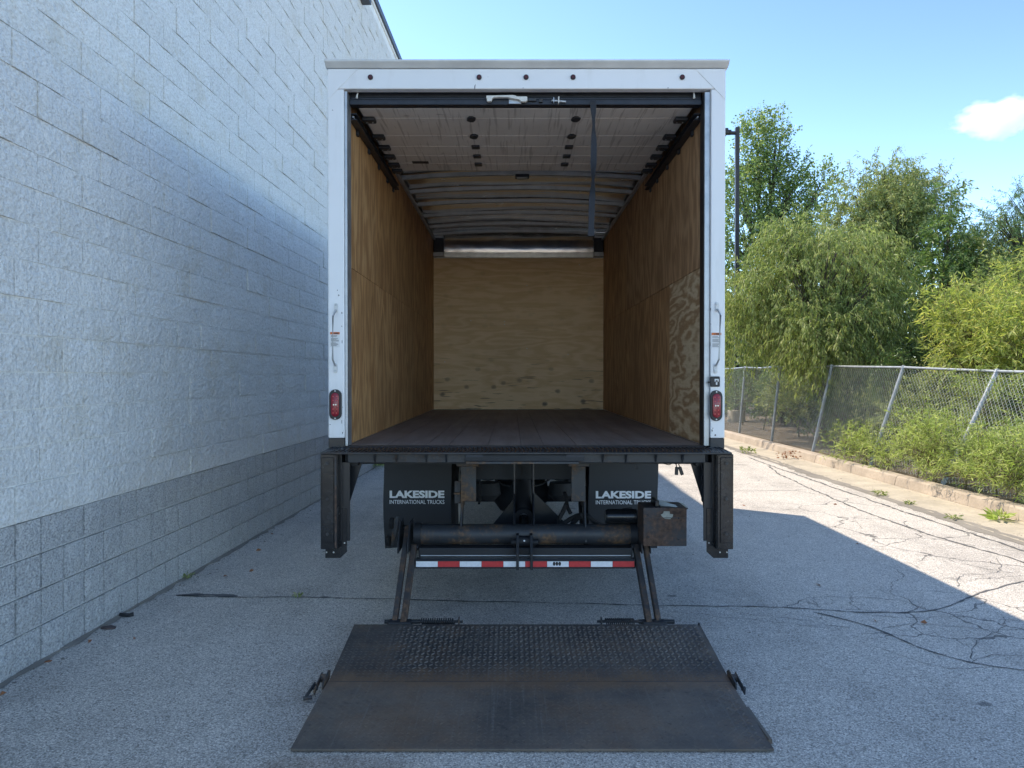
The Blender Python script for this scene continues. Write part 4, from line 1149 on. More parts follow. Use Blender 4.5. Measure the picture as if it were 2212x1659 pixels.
# rollers on the near side
rl = part(MB().prism_y([src(985, 1300, 5.15)[::2], src(992, 1290, 5.15)[::2], src(998, 1290, 5.15)[::2], src(996, 1318, 5.15)[::2], src(983, 1364, 5.15)[::2], src(978, 1360, 5.15)[::2]], 5.13, 5.15), "roller_bracket", 'rust_steel', T, 0.002)
part(MB().prism_y([src(994, 1300, 5.17)[::2], src(1000, 1300, 5.17)[::2], src(998, 1362, 5.17)[::2], src(993, 1362, 5.17)[::2]], 5.155, 5.17), "bracket_leg", 'rust_steel', rl, 0.002)
for (px, py) in ((979.5, 1308), (971, 1352)):
    p = src(px, py, 5.15)
    part(lathe_x(MB(), [(-0.016, 0.01), (-0.016, 0.034), (-0.010, 0.040), (0.010, 0.040), (0.016, 0.034), (0.016, 0.01)], p[0], 5.15, p[2], 20), "roller", 'rubber', rl, 0, True)
# pump box on the off side
pb = box("pump_box", 'rust_box', 0.836, 1.114, 4.705, 4.93, 0.520, 0.766, 0.006)
box("box_seam", 'rust_arm', 0.842, 1.108, 4.7005, 4.7045, 0.700, 0.704, 0, pb)
part(MB().prism_y([src(a_, b_, 4.70)[::2] for a_, b_ in ((1652, 1287), (1658, 1284), (1660, 1278.5), (1674, 1278.5), (1675, 1285), (1683, 1286), (1682, 1292), (1676, 1298), (1662, 1297), (1656, 1292))], 4.7025, 4.7046), "bare_patch", 'bare_patch', pb)
lid = part(MB().add([P(1405, 1078, 5.0), P(1428, 1093, 4.74), P(1486, 1097, 4.72), P(1476, 1087, 4.98),
                     P(1405, 1081, 5.0), P(1428, 1096.5, 4.74), P(1486, 1100, 4.72), P(1476, 1090, 4.98)],
                    [(0, 1, 2, 3), (4, 7, 6, 5), (0, 4, 5, 1), (1, 5, 6, 2), (2, 6, 7, 3), (3, 7, 4, 0)]), "pump_box_lid", 'black_steel', pb)
box("box_corner", 'black_steel', 0.92, 0.945, 4.74, 4.90, 0.767, 0.805, 0.003, pb)
for (x, z) in ((0.865, 0.72), (1.06, 0.70), (0.87, 0.58), (1.06, 0.565)):
    cyl("bolt", 'frame_steel', (x, 4.705, z), (x, 4.699, z), 0.006, 8, pb)
mo = part(MB().tube([(0.625, 4.95, 0.665), (0.64, 4.95, 0.665), (0.832, 4.95, 0.665)], [0.040, 0.050, 0.050], 20), "pump_motor", 'black_gloss', T, 0, True)
def hose(pts, r, Y, nm="hose"):
    part(MB().tube([src(1100+a_/5.027, 1120+b_/5.027, Y + 0.03*math.sin(i*1.3)) for i, (a_, b_) in enumerate(pts)], r, 10), nm, 'rubber', T, 0, True)
hose([(1590, 700), (1545, 800), (1492, 900), (1500, 950), (1560, 945), (1640, 890), (1720, 850), (1800, 838), (1870, 860), (1930, 920), (2000, 960), (2090, 985)], 0.016, 5.12)
hose([(1640, 1010), (1680, 930), (1730, 880), (1790, 850)], 0.018, 5.10)
hose([(1560, 560), (1590, 640), (1600, 740), (1640, 820)], 0.014, 5.16)
hose([(2100, 960), (2110, 860), (2160, 820), (2240, 800), (2320, 770), (2400, 760)], 0.010, 5.0)
hose([(640, 330), (700, 400), (800, 460), (880, 480)], 0.007, 5.5)
hose([(1180, 480), (1280, 455), (1380, 390), (1440, 330)], 0.007, 5.5)
hose([(500, 350), (500, 520), (505, 640), (490, 700)], 0.009, 5.4)

# -- liftgate platform on the ground: deck plate, flip ramp, lugs, hinges, springs
PX0, PX1 = -0.938, 1.118
deck = part(MB().prism_x([(3.768, 0.044), (4.385, 0.130), (4.385, 0.090), (4.30, 0.080), (3.768, 0.008)], PX0, PX1), "lift_deck", 'deck_a', T, 0.003)
ramp = part(MB().prism_x([(3.135, 0.016), (3.764, 0.044), (3.764, 0.010), (3.135, 0.004)], PX0-0.006, PX1-0.002), "flip_ramp", 'deck_b', T, 0.002)
part(MB().prism_y([(PX1-0.003, 0.004), (PX1+0.014, 0.004), (PX1+0.014, 0.024), (PX1-0.003, 0.026)], 3.20, 3.52), "ramp_edge_strip", 'deck_b', ramp, 0.002)
part(MB().tube([(PX0, 3.766, 0.036), (PX1, 3.766, 0.036)], 0.009, 10), "hinge_rod", 'rust_steel', deck, 0, True)
def lugs(name, parent, mat, y0, z0, y1, z1, hgt, keep):
    L = math.hypot(y1-y0, z1-z0); pit = 0.0285
    nu_ = int((PX1-PX0-0.03)/pit); nv_ = int((L-0.02)/pit)
    V = []; F = []; k = 0
    ty, tz = (y1-y0)/L, (z1-z0)/L; ny_, nz_ = -tz, ty
    for j in range(nv_):
        for i in range(nu_):
            x = PX0 + 0.022 + i*pit; s_ = 0.014 + j*pit
            kk = keep(x, s_/L)
            if kk <= 0.05: continue
            a_ = math.radians(38 if (i+j) % 2 == 0 else -38)
            ca, sa = math.cos(a_), math.sin(a_); l_, w_ = 0.0135, 0.0042; h = hgt*kk
            def pt(u, v, hh):
                dx = u*ca - v*sa; ds = u*sa + v*ca
                return (x+dx, y0 + ty*(s_+ds) + ny_*hh, z0 + tz*(s_+ds) + nz_*hh)
            V += [pt(-l_, 0, -0.0004), pt(0, -w_, -0.0004), pt(l_, 0, -0.0004), pt(0, w_, -0.0004), pt(-l_*0.55, 0, h), pt(l_*0.55, 0, h)]
            F += [(k, k+1, k+4), (k+1, k+2, k+5), (k+1, k+5, k+4), (k+2, k+3, k+5), (k+3, k, k+4), (k+3, k+4, k+5)]
            k += 6
    b = MB(); b.v = V; b.f = F
    tag(part(b, name, mat, parent), kind="stuff")
def keep_deck(x, f):
    e = min(1.0, max(0.0, (f-0.02)/0.30)); edge = min(1.0, max(0.25, (x-PX0-0.12)/0.30))
    return max(0.2, e)*max(0.35, edge)*(0.85+0.15*math.sin(x*9))
def keep_ramp(x, f):
    r = max(0.0, (x-0.90)/0.2)
    c = max(0.0, 1-abs(x-0.30)/0.40)*max(0.0, (f-0.88)/0.10)
    return max(0.34, min(1.0, r), min(0.9, c))
lugs("deck_lugs", deck, 'lug_a', 3.768, 0.044, 4.385, 0.130, 0.0060, keep_deck)
lugs("ramp_lugs", ramp, 'deck_b', 3.135, 0.016, 3.764, 0.044, 0.0034, keep_ramp)
# edge stop, small cleat, springs
for (xa, xb) in ((-0.545, -0.345), (0.560, 0.735)):
    pts = []
    turns = 15
    for q in range(turns*10+1):
        f = q/(turns*10); a_ = 2*math.pi*turns*f
        pts.append((xa+(xb-xa)*f, 4.425+0.017*math.cos(a_), 0.132+0.017*math.sin(a_)))
    part(MB().tube(pts, 0.0045, 6), "torsion_spring", 'frame_steel', deck, 0, True)
    cyl("spring_rod", 'frame_steel', (xa-0.05, 4.425, 0.132), (xb+0.05, 4.425, 0.132), 0.008, 8, deck)
for x in (-0.318, 0.535):
    box("spring_stop", 'rust_arm', x-0.004, x+0.004, 4.40, 4.44, 0.11, 0.158, 0.002, deck)
cyl("deck_stud", 'frame_steel', (1.108, 4.372, 0.127), (1.108, 4.372, 0.142), 0.006, 8, deck)
for sgn, xe in ((-1, PX0-0.006), (1, PX1)):
    o = part(MB().prism_x([(3.70, 0.028), (3.70, 0.060), (3.83, 0.078), (3.86, 0.060), (3.83, 0.030)], *sorted((xe+0.004*sgn, xe+0.012*sgn))), "hinge_ear", 'rust_steel', deck, 0.002)
    cyl("hinge_barrel", 'rust_arm', (xe+0.010*sgn, 3.79, 0.050), (xe+0.034*sgn, 3.79, 0.050), 0.022, 14, o)
    part(MB().bar((xe+0.038*sgn, 3.815, 0.060), (xe+0.038*sgn, 3.655, 0.034), 0.007, 0.030), "hinge_link", 'rust_steel', o, 0.003)
    if sgn < 0:
        part(MB().bar((xe-0.052, 3.73, 0.050), (xe-0.070, 3.62, 0.026), 0.010, 0.020), "chain_shackle", 'rust_arm', o, 0.004)
        cyl("shackle_pin", 'rust_arm', (xe-0.082, 3.62, 0.020), (xe-0.040, 3.63, 0.022), 0.010, 10, o)
    cyl("link_pin", 'frame_steel', (xe+0.03*sgn, 3.69, 0.040), (xe+0.050*sgn, 3.69, 0.040), 0.010, 10, o)

# chips and scuffs in the post paint
rc = random.Random(77)
for (px, py, w_, h_) in [(738.5, 676, 2, 5), (738.5, 705, 2, 3), (739, 738, 1.5, 8), (714, 903, 3, 1.6), (713, 917, 4, 1.2), (738.5, 912, 1.2, 10), (1535, 668, 1.6, 6), (1535.5, 700, 1.0, 4), (1534, 745, 1.0, 12), (1538, 930, 3, 6), (1545, 940, 4, 4), (729, 627, 2, 2), (1443, 190, 1.5, 4), (1130, 190, 2, 2), (740, 935, 2, 6), (1540, 925, 2.5, 3)]:
    p = at(px, py, YR)
    sx_, sz_ = w_/345*0.5, h_/345*0.5
    pts = [(p[0]+sx_*math.cos(q)*rc.uniform(0.6, 1.2), p[2]+sz_*math.sin(q)*rc.uniform(0.6, 1.2)) for q in (0.2, 1.1, 2.0, 3.0, 4.1, 5.2)]
    part(MB().prism_y(pts, YR-0.0012, YR-0.0003), "paint_chip", 'sill', post_l if px < 1000 else post_r)

# ------------------------------------------------------------------ chain link fence, leaning away from the lane
FY = [3.5, 5.8, 8.0, 10.2, 12.27, 14.6, 16.9, 19.3, 21.7, 24.1, 26.5, 28.9, 31.3, 33.7]
FA = [27, 29, 29, 26, 19, 12.7, 6.5, 5, 4, 4, 4, 4, 4, 4]
FX = 5.93; FZ = 0.13; FH = 1.72
def lean(yv): return np.radians(np.interp(yv, FY, FA))
fence = empty("chain_link_fence", (FX, 12.0, FZ), "galvanised chain link fence leaning back behind the kerb", "fence")
tops = []
for yv, an in zip(FY, FA):
    a_ = math.radians(an)
    p0 = Vector((FX, yv, FZ-0.05)); p1 = Vector((FX+math.sin(a_)*FH, yv, FZ+math.cos(a_)*FH))
    po = MB().tube([p0, p1], 0.030, 12).build("post", M['post'], fence, 0, True)
    MB().tube([p1 - (p1-p0).normalized()*0.03, p1 + (p1-p0).normalized()*0.02, p1 + (p1-p0).normalized()*0.035], [0.036, 0.036, 0.02], 12).build("post_cap", M['post'], po, 0, True)
    for h in (0.35, 0.75, 1.15, 1.5):
        q = p0 + (p1-p0).normalized()*h
        MB().tube([q - (p1-p0).normalized()*0.006, q + (p1-p0).normalized()*0.006], 0.034, 10).build("wire_tie", M['wire'], po, 0, True)
    tops.append(p1)
for a_, b_ in zip(tops[:-1], tops[1:]):
    MB().tube([a_ + Vector((0.0, 0.02, 0.0)), (a_+b_)*0.5 + Vector((random.uniform(-.02, .03), 0, random.uniform(-.03, 0.0))), b_ - Vector((0.0, 0.02, 0.0))], 0.021, 10).build("top_rail", M['post'], fence, 0, True)
def bay(y0, y1):
    p = 0.036; wires = int((y1-y0)/p); nt = int((FH-0.04)/p)
    tt = 0.03 + np.arange(nt+1)*p
    r = 0.0021
    V = []; F = []; k = 0
    for w in range(wires):
        sc_ = y0 + (w+0.5)*p
        sg = np.where((np.arange(nt+1)+w) % 2 == 0, 1.0, -1.0)
        s_ = sc_ + sg*p*0.52
        th = lean(s_)
        bulge = 0.03*np.sin((s_-y0)/(y1-y0)*np.pi)*np.sin(tt/FH*np.pi)
        x = FX - 0.034 + np.sin(th)*tt + bulge; z = FZ + np.cos(th)*tt
        C = np.stack([x, s_, z], 1)
        offs = np.array([[r, 0, 0], [-r*0.5, r*0.87, 0], [-r*0.5, -r*0.87, 0]])
        pts = (C[:, None, :] + offs[None]).reshape(-1, 3)
        V.append(pts)
        i = np.arange(nt)[:, None]*3
        for q in range(3):
            q2 = (q+1) % 3
            F.append(np.concatenate([k+i+q, k+i+q2, k+i+3+q2, k+i+3+q], 1))
        k += len(pts)
    V = np.concatenate(V) - np.array([FX, 12.0, FZ])
    me = np_mesh("wire_mesh", V, np.concatenate(F))
    o = link_mesh("wire_mesh", me, M['wire'], fence)
    return tag(o, kind="stuff")
for a_, b_ in zip(FY[:-1], FY[1:]): bay(a_, b_)

# ------------------------------------------------------------------ plants
def unit(v): return v/np.maximum(1e-9, np.linalg.norm(v, axis=-1, keepdims=True))
def leaf_mesh(name, pos, dirs, ln, wd, fold=0.25, rng=RNG, tip=0.42):
    """one kite-shaped folded leaf for each position: 5 verts, 2 quads"""
    n = len(pos)
    d = unit(dirs)
    rnd = unit(rng.normal(size=(n, 3)))
    side = unit(np.cross(d, rnd)); up = np.cross(side, d)
    L = (ln*rng.uniform(0.65, 1.2, n))[:, None]; W = (wd*rng.uniform(0.7, 1.2, n))[:, None]
    base = pos; end = pos + d*L - np.array([0, 0, 1.0])*L*0.10
    mid = pos + d*L*tip
    l = mid + side*W*0.5 + up*W*fold; r_ = mid - side*W*0.5 + up*W*fold
    V = np.stack([base, r_, end, l], 1).reshape(-1, 3)
    i = np.arange(n)[:, None]*4
    F = np.concatenate([np.concatenate([i, i+1, i+2], 1), np.concatenate([i, i+2, i+3], 1)])
    return V, F
def twig_tree(name, label, cat, base, blobs, ntw, seg, seglen, droop, nleaf, ln, wd, mat, group=None, trunk_r=0.06, up=0.5, leafdown=0.4, spread=0.8, seed=1, bark='bark', limbs=3, jit=0.03, twig_r=0.003, wild=0.25):
    """blobs: list of (centre, radius vector, weight). twigs start in the blobs and carry the leaves"""
    rng = np.random.default_rng(seed)
    base = np.array(base, float)
    root = empty(name, tuple(base), label, cat, group)
    W = np.array([b[2] for b in blobs], float); W /= W.sum()
    which = rng.choice(len(blobs), size=ntw, p=W)
    C = np.array([b[0] for b in blobs], float)[which]; R = np.array([b[1] for b in blobs], float)[which]
    g = unit(rng.normal(size=(ntw, 3))); rr = rng.uniform(0.15, 1.0, ntw)**0.55
    start = C + g*R*rr[:, None]
    d = unit(g*spread + np.array([0, 0, up]) + rng.normal(size=(ntw, 3))*wild)
    pts = [start]; tang = []
    cur = start.copy()
    for s_ in range(seg):
        d = unit(d + np.array([0, 0, -droop]) + rng.normal(size=(ntw, 3))*0.16)
        cur = cur + d*seglen*rng.uniform(0.7, 1.2, (ntw, 1))
        cur[:, 2] = np.maximum(cur[:, 2], base[2]+0.06)
        pts.append(cur.copy()); tang.append(d.copy())
    PT = np.stack(pts, 1)                       # ntw, seg+1, 3
    TG = np.stack(tang, 1)
    # leaves
    f = rng.uniform(0, seg-1e-4, (ntw, nleaf)); i0 = f.astype(int); fr = (f-i0)[..., None]
    idx = np.arange(ntw)[:, None]
    lp = PT[idx, i0]*(1-fr) + PT[idx, i0+1]*fr + rng.normal(size=(ntw, nleaf, 3))*jit
    ld = TG[idx, i0]*0.6 + unit(rng.normal(size=(ntw, nleaf, 3)))*0.8 + np.array([0, 0, -leafdown])
    V, F = leaf_mesh("foliage", lp.reshape(-1, 3), ld.reshape(-1, 3), ln, wd, rng=rng)
    me = np_mesh("crown", V - base, F)
    link_mesh("crown", me, M[mat], root)
    # twigs as three sided strips
    r = twig_r
    tv = []; tf = []; k = 0
    offs = np.array([[r, 0, 0], [-r*.5, r*.87, 0], [-r*.5, -r*.87, 0]])
    TV = (PT[:, :, None, :] + offs[None, None])
    n1 = seg+1
    TVf = TV.reshape(-1, 3)
    b0 = (np.arange(ntw)*n1*3)[:, None, None] + (np.arange(seg)*3)[None, :, None]
    fs = []
    for q in range(3):
        q2 = (q+1) % 3
        fs.append(np.concatenate([b0+q, b0+q2, b0+3+q2, b0+3+q], 2).reshape(-1, 4))
    me = np_mesh("twigs", TVf - base, np.concatenate(fs))
    tag(link_mesh("twigs", me, M[bark], root), kind="stuff")
    # trunk and limbs
    rs = random.Random(seed)
    cen = np.average(np.array([b[0] for b in blobs], float), axis=0, weights=W)
    tb = MB()
    topz = max(b[0][2] for b in blobs)
    fork = base + (cen-base)*np.array([0.5, 0.5, 0.55])
    tb.tube([tuple(base - np.array([0, 0, 0.15])), tuple(base*0.6+fork*0.4 + np.array([0.03, 0.02, 0])), tuple(fork)], [trunk_r, trunk_r*0.85, trunk_r*0.7], 9)
    for bi, b in enumerate(blobs):
        c = np.array(b[0], float); m_ = fork*0.5 + c*0.5 + np.array([rs.uniform(-.1, .1), rs.uniform(-.1, .1), 0.10*np.linalg.norm(c-fork)])
        tb.tube([tuple(fork), tuple(m_), tuple(c)], [trunk_r*0.55, trunk_r*0.38, trunk_r*0.18], 7)
        mine = np.where(which == bi)[0]
        for q in mine[:limbs*3]:
            s_ = start[q]
            mm = m_*0.45 + s_*0.55 + np.array([0, 0, 0.04])
            tb.tube([tuple(m_), tuple(mm), tuple(s_)], [trunk_r*0.26, trunk_r*0.15, twig_r*1.2], 5)
    tb.build("trunk", M[bark], root, 0, True)
    return root
def blobs_in(cen, rad, n, br, seed, squash=1.0):
    rg = np.random.default_rng(seed); out = []
    for i in range(n):
        g = unit(rg.normal(size=3)); q = rg.uniform(0.2, 1.0)**0.5
        c = np.array(cen) + g*np.array(rad)*q
        b = br*rg.uniform(0.7, 1.3)
        out.append((tuple(c), (b, b, b*squash), b**2))
    return out

# tall poplar far behind
twig_tree("poplar_tree", "tall airy poplar with round glossy leaves behind the dark lamp post", "tree", (8.9, 26.5, 0.2),
    [((8.75, 26.5, 9.9), (0.45, 0.45, 0.9), 0.8), ((9.35, 26.4, 9.8), (0.5, 0.5, 1.0), 1.0), ((9.9, 26.3, 8.6), (0.45, 0.5, 0.6), 0.6), ((8.1, 26.4, 8.2), (0.7, 0.7, 0.9), 1.2),
     ((9.1, 26.5, 8.2), (0.8, 0.8, 1.0), 1.6), ((8.2, 26.4, 6.8), (1.0, 0.9, 1.0), 1.7), ((9.7, 26.5, 6.9), (0.9, 0.9, 0.8), 1.5), ((11.0, 26.4, 8.5), (0.42, 0.5, 0.45), 0.5),
     ((10.7, 26.4, 7.3), (0.6, 0.6, 0.5), 0.7), ((7.7, 26.4, 5.4), (1.0, 0.9, 0.9), 1.4), ((9.2, 26.5, 5.4), (1.2, 1.0, 1.0), 1.7), ((10.6, 26.4, 5.6), (0.9, 0.9, 0.9), 1.0)],
    1650, 5, 0.14, 0.03, 19, 0.085, 0.080, 'leaf_poplar', None, 0.14, 0.7, 0.35, 0.8, 21, limbs=3, jit=0.05)
# willow spilling over the fence
twig_tree("willow_tree", "pale green weeping willow spilling over the chain link fence", "tree", (7.0, 16.6, 0.15),
    blobs_in((6.75, 16.6, 4.0), (1.55, 1.3, 0.75), 13, 0.50, 4) + blobs_in((6.6, 16.0, 3.0), (1.35, 1.0, 0.9), 12, 0.50, 5) +
    [((6.0, 15.4, 2.5), (0.35, 0.4, 0.4), 0.35), ((6.3, 15.1, 2.3), (0.35, 0.4, 0.4), 0.4), ((5.75, 16.6, 2.9), (0.4, 0.5, 0.5), 0.4), ((6.25, 15.0, 1.9), (0.22, 0.3, 0.35), 0.22), ((5.4, 17.4, 3.1), (0.4, 0.5, 0.6), 0.4),
     ((7.6, 16.0, 2.4), (0.5, 0.5, 0.6), 0.5), ((7.9, 16.3, 3.3), (0.5, 0.5, 0.6), 0.5), ((7.5, 15.5, 1.9), (0.5, 0.5, 0.5), 0.5), ((8.1, 15.9, 2.3), (0.5, 0.5, 0.6), 0.5), ((5.1, 17.0, 2.6), (0.4, 0.5, 0.6), 0.45), ((5.3, 16.6, 3.6), (0.45, 0.5, 0.5), 0.5), ((6.2, 16.4, 4.6), (0.5, 0.5, 0.35), 0.5), ((7.9, 16.8, 4.3), (0.6, 0.5, 0.5), 0.6), ((8.4, 17.0, 3.6), (0.6, 0.5, 0.5), 0.6)],
    2500, 9, 0.085, 0.22, 28, 0.118, 0.021, 'leaf_willow', None, 0.10, 0.35, 0.9, 0.75, 22, limbs=2, jit=0.02)
# olive crowned tree in the middle
twig_tree("olive_willow_tree", "broad olive green tree with thin hanging leaves between poplar and dark ash", "tree", (10.3, 20.2, 0.3),
    blobs_in((10.0, 20.0, 5.8), (1.7, 1.2, 1.15), 21, 0.52, 8) + blobs_in((10.0, 20.0, 4.2), (1.7, 1.2, 0.9), 12, 0.50, 9) + [((8.6, 20.0, 5.4), (0.55, 0.5, 0.55), 0.4), ((8.3, 20.0, 4.6), (0.55, 0.5, 0.55), 0.4), ((11.6, 20.0, 5.2), (0.5, 0.5, 0.6), 0.35), ((10.05, 20, 7.15), (0.25, 0.3, 0.35), 0.12)],
    2100, 6, 0.10, 0.10, 26, 0.125, 0.028, 'leaf_mid', None, 0.11, 0.55, 0.75, 0.7, 23, limbs=2, jit=0.03)
# dark ash with long leaves
twig_tree("ash_tree", "narrow dark green ash with a single leading shoot", "tree", (10.0, 17.0, 0.3),
    [((10.0, 17.0, 5.45), (0.18, 0.2, 0.55), 0.25), ((10.05, 17.0, 4.8), (0.42, 0.4, 0.4), 0.6), ((9.95, 17.0, 4.2), (0.62, 0.5, 0.45), 0.9), ((9.8, 16.9, 3.6), (0.75, 0.6, 0.5), 1.1), ((10.5, 16.9, 3.9), (0.5, 0.4, 0.4), 0.5), ((10.0, 16.7, 3.0), (0.9, 0.7, 0.5), 1.2), ((9.3, 16.8, 2.6), (0.7, 0.6, 0.6), 0.8)],
    520, 4, 0.11, 0.06, 16, 0.135, 0.040, 'leaf_dark', None, 0.06, 0.45, 0.35, 0.9, 24, limbs=2, jit=0.02)
# feathery locust at the edge
twig_tree("locust_tree", "feathery grey green locust branch reaching out under the small cloud", "tree", (12.6, 16.4, 0.3),
    [((10.75, 16.2, 5.15), (0.55, 0.5, 0.12), 0.6), ((11.15, 16.2, 5.5), (0.5, 0.5, 0.15), 0.6), ((10.65, 16.2, 4.75), (0.5, 0.5, 0.12), 0.5), ((11.35, 16.2, 4.9), (0.6, 0.5, 0.3), 0.8), ((10.45, 16.4, 4.05), (0.8, 0.6, 0.25), 0.9), ((11.45, 16.3, 4.2), (0.8, 0.6, 0.4), 1.0), ((12.35, 16.5, 5.2), (0.8, 0.7, 0.7), 1.0)],
    430, 5, 0.10, 0.09, 44, 0.050, 0.014, 'leaf_feather', None, 0.08, 0.15, 0.15, 0.9, 25, limbs=4, jit=0.022)
# mid green trees closing the view beside the locust
twig_tree("hackberry_tree", "rounded mid green tree standing under the feathery locust branch", "tree", (12.0, 18.2, 0.3),
    blobs_in((11.9, 18.0, 3.9), (1.4, 1.0, 1.05), 16, 0.45, 61), 760, 5, 0.12, 0.07, 26, 0.12, 0.034, 'leaf_mid', None, 0.08, 0.45, 0.4, 0.85, 62, limbs=2, jit=0.03)
twig_tree("mulberry_tree", "dense light green tree behind the yellow green shrubs, below the dark ash", "tree", (10.9, 15.6, 0.3),
    blobs_in((10.8, 15.4, 2.9), (1.3, 0.9, 0.8), 13, 0.42, 63), 560, 5, 0.10, 0.07, 26, 0.11, 0.030, 'leaf_willow', None, 0.07, 0.45, 0.4, 0.85, 64, limbs=2, jit=0.03)
# bright shrubs leaning over the fence
for i, (cx, cy, cz, rx, rz, n_) in enumerate([(7.45, 11.9, 2.15, 0.75, 0.62, 260), (7.9, 10.7, 2.1, 0.75, 0.58, 260), (8.5, 12.2, 2.5, 0.8, 0.75, 260), (9.3, 13.2, 2.9, 0.8, 0.9, 240)]):
    lab = ["bright yellow green shrub hanging over the top rail of the leaning fence", "bright yellow green shrub hanging over the top rail of the leaning fence", "bright yellow green shrub standing well behind the leaning fence", "bright yellow green shrub standing well behind the leaning fence"][i]
    grp = ["shrubs over the top rail", "shrubs over the top rail", "shrubs behind the fence", "shrubs behind the fence"][i]
    twig_tree("willow_shrub", lab, "shrub", (cx+0.3, cy+0.1, 0.2), blobs_in((cx, cy, cz), (rx, 0.7, rz), 9, 0.34, 40+i), n_, 6, 0.085, 0.06, 24, 0.125, 0.019, 'leaf_bright', grp, 0.03, 0.45, 0.15, 0.9, 50+i, 'stem', 3, 0.02)
# dim growth behind the wire
for i, (cx, cy, cz, rx, rz, n_) in enumerate([(7.5, 13.6, 1.0, 0.9, 0.8, 170), (7.3, 15.6, 0.9, 0.7, 0.7, 150), (7.0, 18.0, 0.95, 0.7, 0.7, 160), (6.9, 20.4, 1.1, 0.7, 0.8, 150), (7.9, 11.3, 0.9, 0.6, 0.6, 130), (8.0, 9.4, 0.9, 0.7, 0.7, 130), (7.0, 12.6, 0.7, 0.5, 0.6, 120), (7.2, 14.4, 1.2, 0.6, 0.8, 150), (7.1, 16.9, 1.2, 0.6, 0.8, 150), (7.0, 22.5, 1.3, 0.8, 0.9, 150), (7.4, 24.6, 1.4, 0.8, 0.9, 150)]):
    twig_tree("undergrowth_bush", "leafy green bush growing behind the chain link wire", "bush", (cx, cy, 0.14), blobs_in((cx, cy, cz), (rx, 0.8, rz*0.8), 7, 0.30, 70+i), n_, 5, 0.08, 0.04, 24, 0.10, 0.022, 'leaf_dark' if i % 2 else 'leaf_mid', "bushes behind the wire", 0.02, 0.5, 0.2, 0.9, 80+i, 'stem', 2, 0.03)
# trees of the wood further back
for i, (cx, cy, h, r, n_) in enumerate([(9.2, 24.0, 3.2, 1.6, 330), (11.2, 25.0, 3.8, 1.8, 330), (8.3, 28.5, 3.2, 1.6, 280), (13.2, 15.5, 3.4, 1.4, 300), (9.0, 14.8, 2.2, 1.0, 260), (8.3, 17.6, 2.3, 1.0, 260), (12.5, 22.5, 5.0, 1.7, 330), (14.5, 20.0, 5.2, 1.7, 330), (15.8, 24.5, 6.0, 2.0, 330), (8.2, 22.5, 4.0, 1.4, 300), (12.0, 18.0, 3.6, 1.3, 300), (10.3, 30.5, 5.2, 2.2, 360), (7.0, 31.0, 4.6, 1.8, 300)]):
    twig_tree("wood_tree", "dark green tree of the wood behind the front row of trees", "tree", (cx, cy, 0.3), blobs_in((cx, cy, h*0.52), (r*0.9, r*0.8, h*0.38), 15, r*0.40, 90+i), n_, 5, 0.16, 0.05, 32, 0.16, 0.055, 'leaf_back', "trees of the wood", 0.09, 0.4, 0.3, 0.9, 100+i, 'bark', 2, 0.06)
# row of trees closing the far end of the lane
for i, (cx, cy, h, r) in enumerate([(-9, 58, 8.0, 3.2), (-4, 61, 7.0, 3.0), (1, 57, 8.5, 3.2), (5.5, 60, 7.5, 3.0), (9.0, 54, 7.5, 3.0), (8.0, 44, 6.0, 2.2), (13.5, 48, 8.0, 3.0), (8.2, 37, 5.0, 1.8)]):
    twig_tree("distant_tree", "distant green tree across the far end of the lane", "tree", (cx, cy, 0.1), blobs_in((cx, cy, h*0.5), (r*0.9, r*0.7, h*0.36), 13, r*0.40, 130+i), 300, 4, 0.32, 0.05, 26, 0.34, 0.16, 'leaf_back', "trees across the lane end", 0.14, 0.4, 0.3, 0.9, 140+i, 'bark', 2, 0.12, 0.006)
# saplings between kerb and fence
SAP = [(5.86, 12.75, 0.50, 10), (5.86, 12.25, 0.40, 9), (5.84, 11.5, 0.30, 7), (5.88, 10.75, 0.95, 15), (5.86, 10.2, 0.80, 14), (5.85, 9.55, 0.72, 15), (5.86, 8.95, 0.58, 14), (5.84, 8.55, 0.72, 16), (5.86, 8.1, 0.75, 15), (5.86, 7.6, 0.95, 16), (5.88, 7.0, 0.85, 15), (6.75, 10.55, 1.35, 16), (6.95, 9.6, 1.5, 17)]
for i, (x, yv, h, ns) in enumerate(SAP):
    rg = np.random.default_rng(200+i)
    bl = []
    for q in range(ns):
        a_ = rg.uniform(0, 6.28); rr = rg.uniform(0.05, 0.46)*min(1.0, h+0.15)
        zc = 0.15 + h*rg.uniform(0.15, 0.95)**1.15
        bl.append(((x + rr*math.cos(a_), yv + 1.1*rr*math.sin(a_), zc), (0.10, 0.12, 0.12), 1.0))
    twig_tree("sapling", "leafy bright green willow sapling growing between kerb and fence" if i < 11 else "taller bright green willow sapling rising behind the leaning wire", "sapling", (x, yv, 0.13), bl, int(ns*7*(0.6+0.5*h)), 5, 0.072, 0.03, 17, 0.105, 0.0115, 'leaf_sapling', "saplings along the kerb" if i < 11 else "saplings behind the wire", 0.010, 0.9, 0.05, 0.7, 210+i, 'stem', 2, 0.012, 0.0022)
